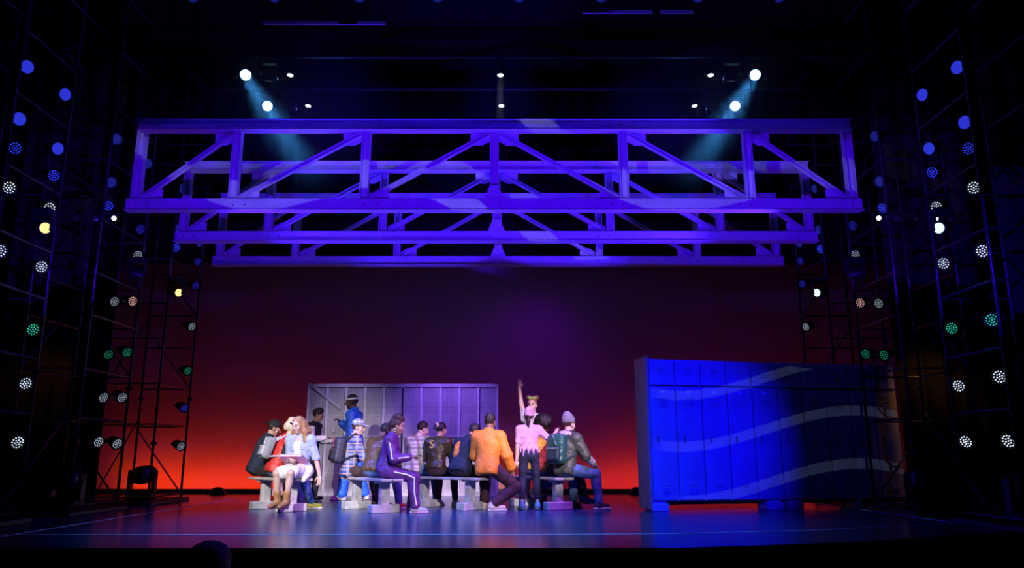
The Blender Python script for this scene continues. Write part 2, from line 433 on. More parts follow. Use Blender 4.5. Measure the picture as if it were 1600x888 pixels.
def mesh_lockers(base):
    t = empty('mesh_locker_bank', base); tag(t, 'tall bank of worn grey lockers with perforated mesh doors behind the actors', 'lockers')
    p, Hh, D = .386, 2.2, .45; W = 10 * p
    MB().bev((W / 2, D / 2 + .02, Hh / 2), (W, D - .03, Hh), .008).build('carcass', lock_grey, t)
    fr = MB().box((0, -.008, 1.06), (.045, .03, 2.08)).mesh('stile')
    gp = [MB().box((0, 0, 0), (p - .05, .012, h_)).mesh('grille') for h_ in (.96, 1.04)]
    rl = MB().box((0, -.010, 0), (p - .045, .022, .03)).mesh('rail')
    hd = MB().bev((0, -.008, 0), (.07, .018, .10), .006).mesh('latch_plate'); hi = MB().box((0, -.018, 0), (.035, .012, .06)).mesh('latch')
    for i in range(11): link(fr, 'stile', stile_m, t, (.02 + (W - .04) * i / 10, 0, 0.03))
    MB().box((W / 2 - .0, -.022, 1.06), (.035, .02, 2.1)).build('gap_strip', dark_gap, t)
    MB().box((W / 2, -.012, Hh - .035), (W, .035, .07)).build('top_rail', lock_grey, t)
    MB().box((W / 2, -.012, .04), (W, .035, .08)).build('bottom_rail', lock_grey, t)
    for i in range(10):
        x = p * (i + .5)
        d = link(gp[0], 'door', grille, t, (x, .0, 1.63)); link(rl, 'rail', lock_grey, d, (0, 0, -.49))
        d = link(gp[1], 'door', grille, t, (x, .0, .60)); link(rl, 'rail', lock_grey, d, (0, 0, -.5))
        if i in (4, 9, 1):
            q = link(hd, 'latch_plate', lock_grey, d, (-.02, -.008, .68)); link(hi, 'latch', lock_side, q) if False else None
    # brace across the first bay
    M = Matrix.Rotation(R(48), 4, 'Y')
    MB().box((.34, -.028, 1.96), (.85, .012, .05), Matrix.Rotation(R(38), 3, 'Y')).build('brace', lock_grey, t)
    return t
mesh_lockers((-4.14, 15.7, 0))

# ------------------------------------------------------------------ benches
bench_top = mat('worn bench board', (.46, .40, .37), .5, bump=.3, var=.25, vscale=5)
bench_leg = mat('scuffed painted bench pedestal', (.52, .50, .52), .55, bump=.4, var=.3, vscale=7)
def bench(a, c, label, ext=.28):
    a, c = Vector((*a, 0)), Vector((*c, 0)); d = c - a; L_ = d.length; an = math.atan2(d.y, d.x)
    t = empty('locker_room_bench', (a + c) / 2, an); tag(t, label, 'bench', 'pedestal benches')
    for k in (-1, 1): MB().bev((0, k * .085, .445), (L_ + 2 * ext, .16, .035), .006).build('seat_board', bench_top, t)
    for x in (-L_ / 2, L_ / 2):
        MB().bev((x, 0, .4125), (.10, .28, .03), .005).build('bracket', bench_leg, t)
        MB().bev((x, 0, .25), (.10, .13, .30), .006).build('pedestal', bench_leg, t)
        MB().bev((x, 0, .055), (.16, .42, .11), .008).build('foot_block', bench_leg, t)
    return t
bench((-3.72, 12.0), (-3.16, 11.42), 'wooden pedestal bench under the red jacket actor, at the left end')
bench((-2.35, 12.05), (-1.80, 11.20), 'wooden pedestal bench under the purple tracksuit actor, bright foot showing')
bench((-1.36, 12.34), (-.62, 11.75), 'wooden pedestal bench under the orange jacket actor')
bench((.18, 12.70), (.68, 11.80), 'wooden pedestal bench under the actor with the green backpack', .2)

# ------------------------------------------------------------------ light towers
TOW = 8.9
me_up = MB().tube((0, 0, 0), (0, 0, TOW), .022, k=8).mesh('upright')
me_rx = MB().tube((-.44, 0, 0), (.44, 0, 0), .016, k=6).mesh('rung')
_ry = {}
def tower(X, sx, y0, y1, label):
    t = empty('light_tower', (X, (y0 + y1) / 2, 0)); tag(t, label, 'light tower', 'side light towers')
    dy = (y1 - y0) / 2
    for xx in (0, sx * .88):
        for yy in (-dy, dy):
            link(me_up, 'upright', pipe_m, t, (xx, yy, 0.02), True)
    if round(dy, 3) not in _ry: 
        _ry[round(dy, 3)] = (MB().tube((0, -dy, 0), (0, dy, 0), .016, k=6).mesh('rung'), MB().tube((0, -dy, 0), (0, dy, 1.3), .013, k=6).mesh('brace'))
    mr, mb = _ry[round(dy, 3)]
    for i, z in enumerate((.12, 1.28, 1.95, 2.7, 3.30, 4.08, 4.98, 5.8, 6.7, 7.6)):
        for yy in (-dy, dy): link(me_rx, 'rung', pipe_m, t, (sx * .44, yy, z))
        for xx in (0, sx * .88): link(mr, 'rung', pipe_m, t, (xx, 0, z))
        if i % 2 == 0:
            b = link(mb, 'brace', pipe_m, t, (sx * .88, 0, z))
            b = link(MB().tube((0, 0, 0), (sx * .88, 0, 1.1), .013, k=6).mesh('brace'), 'brace', pipe_m, t, (0, dy, z))
    MB().bev((sx * .44, 0, .03), (1.1, 2 * dy + .25, .06), .01).build('base_plate', blackpaint, t)
    for xx in (0, sx * .88):
        MB().tube((0, 0, 0), (0, 0, .05), .05, k=10).build('clamp', blackmetal, t, (xx, -dy, .95)); MB().tube((0, 0, 0), (0, 0, .05), .05, k=10).build('clamp', blackmetal, t, (xx, dy, 1.75))
    return t

# LED par lamp: can, rim, lens, LED array, yoke, clamp
me_can = MB().lathe([(.035, -.17), (.06, -.165), (.078, -.11), (.085, 0), (.092, .0), (.092, .03), (.082, .03), (.080, .005)], 14, close=False).mesh('can')
me_lens = MB().lathe([(.0005, .006), (.045, .010), (.079, .006), (.079, 0), (.0005, 0)], 14, close=False).mesh('lens')
_l = MB()
for rr, nn in ((0, 1), (.030, 6), (.060, 12)):
    for i in range(nn):
        t_ = 2 * math.pi * i / nn + rr * 9
        _l.tube((rr * math.cos(t_), rr * math.sin(t_), .008), (rr * math.cos(t_), rr * math.sin(t_), .017), 0.0085, .007, 6)
me_led = _l.mesh('led_array')
me_yoke = MB().box((-.10, 0, -.05), (.006, .03, .17)).box((.10, 0, -.05), (.006, .03, .17)).box((0, 0, -.135), (.206, .03, .006)).mesh('yoke')
me_back = MB().lathe([(.0005, -.18), (.034, -.18), (.036, -.165)], 14, close=False).mesh('back_cap')
lens_dark = mat('dark par lens', (.03, .03, .05), .12)
LED = {'white': emit('white led', (.80, .88, 1), 1.0), 'green': emit('green led', (.02, .80, .42), .7),
       'blue': emit('blue led', (.03, .05, 1), 1.2), 'dim blue': emit('dim blue led', (.02, .02, .5), .9), 'dim white': emit('dim white led', (.7, .8, 1), .45), 'dim green': emit('dim green led', (.02, .7, .3), .3), 'red': emit('warm led', (1, .5, .4), .8)}
LENSES = {'glow': emit('glowing blue lens', (.03, .045, .85), .75), 'faint': emit('faintly glowing blue lens', (.02, .03, .5), .35)}
rubber = mat('rubber clamp', (.02, .02, .02), .6)
def aim_quat(d): return Vector(d).to_track_quat('Z', 'Y')
def par(loc, d, style, label):
    t = empty('par_lamp', loc); t.rotation_mode = 'QUATERNION'; t.rotation_quaternion = aim_quat(d)
    tag(t, label, 'stage light', 'LED par lamps on the towers')
    link(me_can, 'can', blackmetal, t, None, True); link(me_back, 'back_cap', blackmetal, t, None, True)
    link(me_yoke, 'yoke', blackmetal, t)
    lens = link(me_lens.copy(), 'lens', LENSES.get(style, lens_dark), t, None, True)
    if style in LED:
        o = link(me_led.copy(), 'led_array', LED[style], lens); o['kind'] = 'stuff'
    return t
def tower_lights():
    HZ = [(.95, 'white', 'lowest white'), (1.63, 'white', 'second lowest white'), (2.29, 'green', 'green'), (3.10, 'white', 'second highest white'),
          (3.86, 'white', 'highest white'), (4.30, 'blue', 'blue dotted'), (4.67, 'glow', 'solid blue'), (5.39, 'glow', 'highest solid blue')]
    for side, sx, X in (('left', -1, -5.85), ('right', 1, 5.37)):
        for nm, ya, yb, cols in (('nearest', 8.35, 9.45, (8.5, 9.3)), ('middle', 10.5, 11.8, (10.65, 11.65)), ('farthest', 12.8, 14.05, (12.95, 13.9))):
            tower(X, sx, ya, yb, f'{nm} pipe tower carrying lamps on the {side} side of the stage')
            for ci, Y in enumerate(cols):
                cn = 'front' if ci == 0 else 'rear'
                for z, st, wd in HZ:
                    if nm != 'nearest' and ci == 0 and z < 4: continue        # only the rear pole carries low lamps here
                    if nm == 'middle' and side == 'right' and z < 2: continue
                    style = st
                    if st == 'glow' and nm != 'nearest': style = 'faint'
                    if st == 'white' and nm == 'middle' and z == 2.29 + .81 and ci == 1: style = 'red'
                    if nm == 'farthest' and st == 'white' and z in (3.86, 1.63) and ci == 1: style = 'dim blue'
                    if nm != 'nearest' and style in ('white', 'green'): style = 'dim ' + style
                    if nm != 'nearest' and style == 'blue' : style = 'blue' if ci == 0 else 'dim blue'
                    dd = (-sx * (.84 + .1 * random.random()), -.50, -.26 - .14 * random.random())
                    wd2 = wd.replace('white', 'pinkish') if style == 'red' else wd.replace('white', 'dim blue') if style == 'dim blue' and st == 'white' else wd
                    par((X + sx * .02, Y, z + random.uniform(-.03, .03)), dd, style, f'{wd2} lamp on the {cn} pole of the {nm} {side} light tower')
                    if nm == 'middle' and z < 3.5:   # twin lamp hung just outside
                        par((X + sx * .31, Y + .02, z + random.uniform(-.04, .04)), dd, 'dim white' if st == 'white' and ci else ('off' if st != 'green' else 'dim green'),
                            f'outer twin beside the {wd} lamp on the {cn} pole, {nm} {side} tower')
tower_lights()

# moving heads and profile lanterns
me_mbase = MB().bev((0, 0, .05), (.34, .26, .10), .02).mesh('base')
me_myoke = MB().bev((-.17, 0, .24), (.045, .12, .32), .015).bev((.17, 0, .24), (.045, .12, .32), .015).bev((0, 0, .11), (.36, .12, .04), .012).mesh('yoke')
me_mhead = MB().lathe([(.05, -.18), (.11, -.16), (.13, -.04), (.12, .12), (.115, .17), (.095, .175), (.09, .14)], 18, close=False).mesh('head')
me_mlens = MB().lathe([(.0005, .165), (.05, .162), (.092, .150), (.092, .13), (.0005, .13)], 18, close=False).mesh('lens')
me_mcap = MB().lathe([(.0005, -.19), (.05, -.18)], 18, close=False).mesh('rear_cap')
lamp_cyan = emit('bright cyan lens', (.35, .80, 1), 5); lamp_soft = emit('soft white lens', (.8, .95, .8), 2.6)
lamp_warm = emit('warm lens', (1, .66, .22), 1.5); lamp_cool = emit('cool white lens', (.6, .85, 1), 1.5)
edge_blue = emit('pale blue lens seen edge on', (.25, .45, 1), .8)
lens_grey = mat('dark grey glass lens', (.08, .08, .11), .08, 0, spec=.8)
def moving_head(loc, d, lens, label, flip=False, group='moving head lights', sc=1.0):
    t = empty('moving_head_light', loc); t.scale = (sc,) * 3
    tag(t, label, 'stage light', group)
    if flip: t.rotation_euler = (R(180), 0, 0)
    link(me_mbase, 'base', blackmetal, t); link(me_myoke, 'yoke', blackmetal, t)
    h = link(me_mhead, 'head', blackmetal, t, (0, 0, .33), True); h.rotation_mode = 'QUATERNION'
    dv = Vector(d)
    if flip: dv = Vector((dv.x, -dv.y, -dv.z))
    h.rotation_quaternion = aim_quat(dv)
    link(me_mcap, 'rear_cap', blackmetal, h, None, True)
    link(me_mlens.copy(), 'lens', lens, h, None, True)
    return t
# on the tower feet and half way up
for side, sx, X in (('left', -1, -5.85), ('right', 1, 5.37)):
    for nm, Y in (('nearest', 8.9), ('middle', 11.15), ('farthest', 13.4)):
        moving_head((X + sx * .40, Y, .06), (-sx * .8, -.55, .1), lens_grey, f'unlit moving head light standing on the base of the {nm} {side} tower', group='moving heads on the tower bases', sc=1.2)
        MBv = (X + sx * .02 - sx * .165, {'nearest': 8.95, 'middle': 11.35, 'farthest': 12.74}[nm], 3.72)
        lit = lamp_warm if side == 'left' and nm != 'middle' else lamp_cool if side == 'right' else lens_grey
        if nm == 'farthest': lit = lamp_warm if side == 'left' else lamp_cool
        moving_head(MBv, (-sx * .75, -.6 if nm != 'middle' else .3, -.2), lit, f'{"warm" if lit is lamp_warm else "cool white" if lit is lamp_cool else "unlit"} moving head halfway up the {nm} {side} tower', True, sc=.72)
# middle tower tops: a short cross bar with small lamps
for side, sx, X in (('left', -1, -5.85), ('right', 1, 5.37)):
    t = empty('lamp_bar', (X + sx * .2, 10.45, 4.12)); tag(t, f'short bar of small lamps clamped across the middle {side} tower', 'lamp bar')
    MB().tube((-.45, 0, 0), (.45, 0, 0), .02).build('bar', pipe_m, t)
    for i, xx in enumerate((-.38, -.12, .16, .40)):
        h = MB().lathe([(.03, -.06), (.04, 0), (.045, .05), (.04, .052)], 10).build('lamp_head', pipe_m, t, (xx, -.03, -.06), True)
        h.rotation_euler = (R(100), 0, R(20 * (i - 1)))
        if i in (0, 3): MB().lathe([(.0005, .054), (.034, .053)], 10, close=False).build('lens', lamp_soft, h)

# overhead pipes and their lights
def batten(y, z, L_, label):
    t = empty('lighting_pipe', (-.2, y, z)); tag(t, label, 'lighting pipe')
    MB().tube((-L_ / 2, 0, 0), (L_ / 2, 0, 0), .025).build('pipe', pipe_m, t)
    for x in np.linspace(-L_ / 2 + .6, L_ / 2 - .6, 5): MB().tube((x, 0, 0), (x, 0, 9.55 - z), .005, k=5).build('cable', blackmetal, t)
    return t
batten(12.2, 7.55, 11.5, 'overhead lighting pipe above the front truss')
batten(13.4, 7.55, 11.5, 'overhead lighting pipe above the middle truss')
batten(9.3, 7.0, 13, 'overhead lighting pipe nearest the audience, at the top of view')
def downlight(loc, lens, label, d=(0, -.12, -1), watts=0, col=(.8, 1, .8), size=16):
    t = empty('downlight', loc); t.scale = (.62, .62, 1); tag(t, label, 'stage light', 'overhead downlights')
    h = MB().lathe([(.04, -.22), (.07, -.20), (.085, -.05), (.10, .03), (.092, .03), (.085, .0)], 14, close=False).build('housing', blackmetal, t, None, True)
    h.rotation_mode = 'QUATERNION'; h.rotation_quaternion = aim_quat(d)
    MB().lathe([(.0005, .022), (.088, .018)], 14, close=False).build('lens', lens, h)
    MB().box((-.11, 0, .12), (.006, .03, .26)).box((.11, 0, .12), (.006, .03, .26)).box((0, 0, .25), (.226, .03, .006)).build('yoke', blackmetal, t)
    MB().bev((0, 0, .28), (.05, .05, .08), .01).build('clamp', blackmetal, t)
    if watts:
        l = spot('downlight_beam', (0, 0, 0), Vector(d), watts, col, size, .5, .05); l.parent = t; l.location = Vector(d) * .06
    return t
for y, nm in ((12.2, 'front'), (13.4, 'rear')):
    for side, sx, x in (('left', -1, -4.62), ('right', 1, 4.22)):
        moving_head((x, y - .02, 7.53), (-sx * .42, -.85, -.42), lamp_cyan, f'dazzling cyan moving head at the {side} end of the {nm} overhead pipe', True, 'overhead moving heads', sc=1.0)
        l = spot('moving_head_beam', (x - sx * .06, y - .22, 7.12), (x - sx * 2.6, y - 1.6, 3.2), 1300, (.06, .38, 1), 24, .9, .08)
        moving_head((x - sx * .42, y - .02, 7.53), (-sx * 1, .10, -.15), edge_blue, f'moving head turned edge on, second from the {side} end, {nm} pipe', True, 'overhead moving heads', sc=.95)
        downlight((x - sx * .78, y, 7.23), lamp_soft, f'small glowing downlight near the {side} end of the {nm} overhead pipe')
    downlight((-.2, y, 7.23), lamp_soft, f'small greenish downlight at the centre of the {nm} overhead pipe', watts=160 if y < 13 else 0)
for i, x in enumerate((-4.3, -3.2, -2.05, -1.0, .1, 1.2, 2.5, 3.6)):
    par((x, 9.25, 6.82), (0.02, -.75, -.66), 'faint', f'{["first", "second", "third", "fourth", "fifth", "sixth", "seventh", "last"][i]} dim lamp from the left on the topmost overhead pipe')
# short pale pieces standing in for light reflected off the overhead battens
glint_m = mat('pale batten glint', (.40, .38, .40), .35, .5)
for x0, x1, z, lb in ((-3.45, -1.75, 6.63, 'pale strip standing in for a batten glint at the top left'), (.98, 1.95, 6.80, 'longer pale strip standing in for a batten glint at the top right'), (2.06, 2.52, 6.80, 'shorter pale strip standing in for a batten glint at the top right')):
    t = empty('batten_glint', ((x0 + x1) / 2, 9.6, z)); tag(t, lb, 'strip')
    MB().bev((0, 0, 0), (x1 - x0, .03, .05), .004).build('strip', glint_m, t)
    for k in (-.4, .4): MB().tube((k * (x1 - x0), 0, .02), (k * (x1 - x0), 0, 9.5 - z), .004, k=5).build('cable', blackmetal, t)

# small floor monitors at the foot of the backdrop
for px, lb in ((-6.0, 'small black domed footlight by the backdrop left of the actors'), (2.55, 'small black domed footlight by the backdrop left of the blue lockers')):
    t = empty('footlight', (px, 16.2, 0)); tag(t, lb, 'footlight')
    MB().lathe([(.16, 0), (.16, .03), (.13, .09), (.08, .135), (.0005, .145)], 16).build('housing', blackpaint, t, None, True)
    MB().box((0, -.1, .07), (.10, .02, .05)).build('lens', lens_dark, t)
    MB().bev((0, 0, .01), (.40, .24, .02), .004).build('base', blackpaint, t)

# theatrical haze: soft puffs hanging around the overhead lights
hm = bpy.data.materials.new('thin stage haze'); hm.use_nodes = True; hn = hm.node_tree.nodes; hl = hm.node_tree.links; hn.remove(hn['Principled BSDF'])
vs = hn.new('ShaderNodeVolumeScatter'); vs.inputs['Anisotropy'].default_value = .3
tc_ = hn.new('ShaderNodeTexCoord'); gr = hn.new('ShaderNodeTexGradient'); gr.gradient_type = 'SPHERICAL'; hl.new(tc_.outputs['Object'], gr.inputs[0])
mm_ = hn.new('ShaderNodeMath'); mm_.operation = 'MULTIPLY'; mm_.inputs[1].default_value = .10; hl.new(gr.outputs['Fac'], mm_.inputs[0]); hl.new(mm_.outputs[0], vs.inputs['Density'])
hl.new(vs.outputs[0], hn['Material Output'].inputs['Volume'])
for c, r_, nm in (((-3.7, 12.3, 6.6), (1.9, 1.9, 1.5), 'left cyan'), ((3.3, 12.3, 6.6), (1.9, 1.9, 1.5), 'right cyan'), ((-.2, 12.15, 6.8), (.8, .8, 1.1), 'centre')):
    hz = MB().lathe([(math.sin(t) + .0005, -math.cos(t)) for t in np.linspace(0, math.pi, 11)], 20, close=False).build('haze', hm, None, c); hz.scale = r_
    tag(hz, f'soft haze glowing in the beams of the {nm} overhead lights', 'haze', kind='stuff')

# ------------------------------------------------------------------ people: signed-distance bodies meshed with surface nets
def V(*a): return np.array(a, float)
def nrm(v): v = np.asarray(v, float); return v / (np.linalg.norm(v) + 1e-12)
class Cap:      # tapered capsule, optionally flattened along an axis
    def __init__(s, a, b, ra, rb=None, k=.02): s.a, s.b, s.ra, s.rb, s.k = np.array(a, float), np.array(b, float), ra, ra if rb is None else rb, k
    def box(s): r = max(s.ra, s.rb); return np.minimum(s.a, s.b) - r, np.maximum(s.a, s.b) + r
    def d(s, P):
        ab = s.b - s.a; t = np.clip(((P - s.a) @ ab) / (ab @ ab + 1e-12), 0, 1)
        return np.linalg.norm(P - s.a - t[..., None] * ab, axis=-1) - (s.ra + (s.rb - s.ra) * t)
class Ell:      # oriented ellipsoid: M rows are the axes
    def __init__(s, c, r, M=None, k=.02): s.c, s.r, s.M, s.k = np.array(c, float), np.array(r, float), np.eye(3) if M is None else np.array(M), k
    def box(s): e = np.sqrt(((s.M * s.r[:, None]) ** 2).sum(0)); return s.c - e, s.c + e
    def d(s, P):
        q = (P - s.c) @ s.M.T; k0 = np.linalg.norm(q / s.r, axis=-1); k1 = np.linalg.norm(q / s.r ** 2, axis=-1)
        return k0 * (k0 - 1) / (k1 + 1e-9)
class Box:      # oriented rounded box
    def __init__(s, c, h, M, rd=.02, k=.01): s.c, s.h, s.M, s.rd, s.k = np.array(c, float), np.array(h, float), np.array(M), rd, k
    def box(s): e = (np.abs(s.M) * s.h[:, None]).sum(0); return s.c - e, s.c + e
    def d(s, P):
        q = np.abs((P - s.c) @ s.M.T) - (s.h - s.rd)
        return np.linalg.norm(np.maximum(q, 0), axis=-1) + np.minimum(q.max(-1), 0) - s.rd
def surface(prims, h, cuts=()):
    lo = np.min([p.box()[0] for p in prims], 0) - 2.5 * h; hi = np.max([p.box()[1] for p in prims], 0) + 2.5 * h
    n = np.ceil((hi - lo) / h).astype(int) + 1
    ax = [lo[i] + h * np.arange(n[i]) for i in range(3)]
    F = np.full(n, .08)
    for p in prims:
        a, b = p.box(); m = .03 + p.k
        i0 = np.maximum(((a - m - lo) / h).astype(int), 0); i1 = np.minimum(((b + m - lo) / h).astype(int) + 2, n)
        sl = tuple(slice(i0[i], i1[i]) for i in range(3))
        P = np.stack(np.meshgrid(*[ax[i][sl[i]] for i in range(3)], indexing='ij'), -1)
        d = p.d(P); f = F[sl]; k = p.k
        hh = np.clip(.5 + .5 * (d - f) / k, 0, 1)
        F[sl] = d + (f - d) * hh - k * hh * (1 - hh) if False else (d * (1 - hh) + f * hh) - k * hh * (1 - hh)
    if cuts:
        P = np.stack(np.meshgrid(*ax, indexing='ij'), -1)
        for c in cuts: F = np.maximum(F, c(P))
    S = F < 0
    c8 = [S[i:n[0] - 1 + i, j:n[1] - 1 + j, k:n[2] - 1 + k] for i in (0, 1) for j in (0, 1) for k in (0, 1)]
    cnt = sum(c.astype(np.int8) for c in c8); act = (cnt > 0) & (cnt < 8)
    idx = -np.ones(act.shape, int); I = np.argwhere(act); idx[act] = np.arange(len(I))
    acc = np.zeros((len(I), 3)); num = np.zeros(len(I))
    off = [(i, j, k) for i in (0, 1) for j in (0, 1) for k in (0, 1)]
    val = [F[I[:, 0] + o[0], I[:, 1] + o[1], I[:, 2] + o[2]] for o in off]
    for a in range(8):
        for b in range(a + 1, 8):
            oa, ob = np.array(off[a]), np.array(off[b])
            if np.abs(oa - ob).sum() != 1: continue
            fa, fb = val[a], val[b]; x = (fa < 0) != (fb < 0)
            t = np.where(x, fa / (fa - fb + 1e-20), 0)
            acc += np.where(x[:, None], oa + t[:, None] * (ob - oa), 0); num += x
    vt = lo + h * (I + acc / num[:, None])
    faces = []
    for axis in range(3):
        u, v = (axis + 1) % 3, (axis + 2) % 3
        sa = [slice(None)] * 3; sb = [slice(None)] * 3; sa[axis] = slice(0, -1); sb[axis] = slice(1, None)
        A, B = S[tuple(sa)], S[tuple(sb)]
        E = np.argwhere(A != B)
        E = E[(E[:, u] > 0) & (E[:, v] > 0) & (E[:, u] < n[u] - 1) & (E[:, v] < n[v] - 1)]
        q = []
        for du, dv in ((1, 1), (0, 1), (0, 0), (1, 0)):
            c = E.copy(); c[:, u] -= du; c[:, v] -= dv; q.append(idx[c[:, 0], c[:, 1], c[:, 2]])
        q = np.stack(q, 1); flip = ~A[E[:, 0], E[:, 1], E[:, 2]]
        q[flip] = q[flip][:, ::-1]; faces.append(q)
    return vt, np.concatenate(faces)
def np_mesh(name, vt, fc, mats, mi=None):
    me = bpy.data.meshes.new(name); nf = len(fc)
    me.vertices.add(len(vt)); me.vertices.foreach_set('co', vt.astype(np.float32).ravel())
    me.loops.add(4 * nf); me.loops.foreach_set('vertex_index', fc.astype(np.int32).ravel())
    me.polygons.add(nf); me.polygons.foreach_set('loop_start', np.arange(0, 4 * nf, 4, dtype=np.int32))
    for m in mats: me.materials.append(m)
    me.polygons.foreach_set('use_smooth', np.ones(nf, bool))
    if mi is not None: me.polygons.foreach_set('material_index', mi.astype(np.int32))
    me.update(calc_edges=True); return me
def rotm(axis, a):
    return np.array(Matrix.Rotation(a, 3, Vector(axis)))
def ik(a, c, l1, l2, pole):
    d = c - a; L_ = np.linalg.norm(d); mx = (l1 + l2) * .998
    if L_ > mx: c = a + d / L_ * mx; d = c - a; L_ = mx
    x = (l1 * l1 - l2 * l2 + L_ * L_) / (2 * L_); hh = math.sqrt(max(l1 * l1 - x * x, 0))
    e = d / L_; p = pole - e * (pole @ e); p = nrm(p)
    return a + e * x + p * hh, c
SKIN = {'fair': (.62, .40, .32), 'tan': (.45, .26, .18), 'brown': (.20, .10, .065), 'dark': (.085, .042, .028)}
lip_m = {}
eye_white = mat('eye white', (.75, .74, .72), .3); eye_dark = mat('eye iris', (.03, .02, .015), .2)
class Fig: pass
def figure(x, y, yaw, hip, s=1.0, lean=0, side=0, twist=0, head=(0, 0), hands=None, feet=None, toes=(0, 0), poles=None, slouch=.5, hdirs=(None, None), curl=(.5, .5), kneep=(None, None)):
    """local frame: x right, y forward, z up, origin on the floor under the pelvis"""
    g = Fig(); g.s = s; g.base = V(x, y, 0); g.yaw = yaw
    Zr = rotm((0, 0, 1), R(yaw)); g.Zr = Zr
    P = V(0, 0, hip)
    l1 = rotm((1, 0, 0), -R(lean * (1 - .3 * slouch))) @ rotm((0, 1, 0), R(side)); l2 = rotm((1, 0, 0), -R(lean * (1 + .5 * slouch))) @ rotm((0, 1, 0), R(side)) @ rotm((0, 0, 1), R(twist))
    g.P = P; g.W = P + l1 @ V(0, 0, .17 * s); g.C = g.W + l2 @ V(0, 0, .17 * s); g.N = g.C + l2 @ V(0, -.005, .18 * s)
    g.cm = l2.T          # rows = chest axes
    g.pm = l1.T
    hr = rotm((0, 0, 1), R(head[0])) @ rotm((1, 0, 0), R(head[1])); g.hm = hr.T
    g.H = g.N + nrm(l2 @ V(0, .3, 1) + hr @ V(0, .25, .9)) * .15 * s
    g.sh = [g.C + l2 @ V(k * .168 * s, 0, .105 * s) for k in (-1, 1)]
    g.hp = [P + V(k * .088 * s, 0, 0) for k in (-1, 1)]
    if hands is None: hands = ((-.22, .05, hip - .12), (.22, .05, hip - .12))
    if feet is None: feet = ((-.10, .0), (.10, .0))
    g.el, g.wr, g.kn, g.an, g.hd, g.toe = [], [], [], [], [], []
    poles = poles or (V(-.5, -.8, -.4), V(.5, -.8, -.4))
    for i in (0, 1):
        h_ = V(*hands[i]); e, w_ = ik(g.sh[i], h_, .285 * s, .25 * s, np.array(poles[i], float)); g.el.append(e); g.wr.append(w_)
        g.hd.append(nrm(w_ - e) if hdirs[i] is None else nrm(hdirs[i]))
        f = feet[i]; an = V(f[0], f[1], (f[2] if len(f) > 2 else .085 * s))
        kp = V(*(kneep[i] if kneep[i] is not None else ((-.12, .12)[i], 1, .35)))
        k_, a_ = ik(g.hp[i], an, .435 * s, .42 * s, kp); g.kn.append(k_); g.an.append(a_)
        t = R(toes[i]); g.toe.append(V(math.sin(t), math.cos(t), 0))
    return g
def hand_tubes(g, i, curl):
    """four fingers and a thumb, each a bent tapering tube rooted in the palm"""
    b = MB(); s = g.s; w_ = g.wr[i]; d = g.hd[i]
    sd = nrm(np.cross(d, V(0, 0, 1))) if abs(d[2]) < .9 else nrm(np.cross(d, V(0, 1, 0)))
    nm = nrm(np.cross(sd, d)); nm = nm if nm[2] < 0 or abs(nm[2]) < .2 else -nm    # palm side
    th = 1 if sd @ V(1 if i == 0 else -1, 0, 0) > 0 else -1
    for j, (off, L_) in enumerate(((.028, .070), (.010, .078), (-.009, .073), (-.026, .058))):
        p = w_ + d * .085 * s + sd * off * th * s; dd = d + sd * off * th * 3
        a = 0
        for k, (fr, r) in enumerate(((.45, .0095), (.32, .0085), (.25, .0072))):
            a += curl * (.5 + .35 * k); q = p + (nrm(dd) * math.cos(a) + nm * math.sin(a)) * L_ * fr * s
            b.tube(p, q, r * s, r * .9 * s, 6); p = q
    p = w_ + d * .03 * s + sd * .030 * th * s
    for k, L_ in enumerate((.040, .030)):
        q = p + nrm(d * (.75 + .3 * k) + sd * th * (.7 - .35 * k) + nm * curl * .5) * L_ * s; b.tube(p, q, (.012 - .002 * k) * s, .009 * s, 6); p = q
    return b
def calf(g, i, e):
    d = nrm(g.an[i] - g.kn[i]); th = nrm(g.kn[i] - g.hp[i]); bk = -(th - d * (th @ d)); bk = nrm(bk) if np.linalg.norm(bk) > .15 else V(0, -1, 0); bk = nrm(bk - d * (bk @ d))
    return Ell(g.kn[i] * .68 + g.an[i] * .32 + bk * .012 * g.s, V(.045 + e, .046 + e, .11 + e) * g.s, np.stack([np.cross(bk, d), bk, d]), .03)
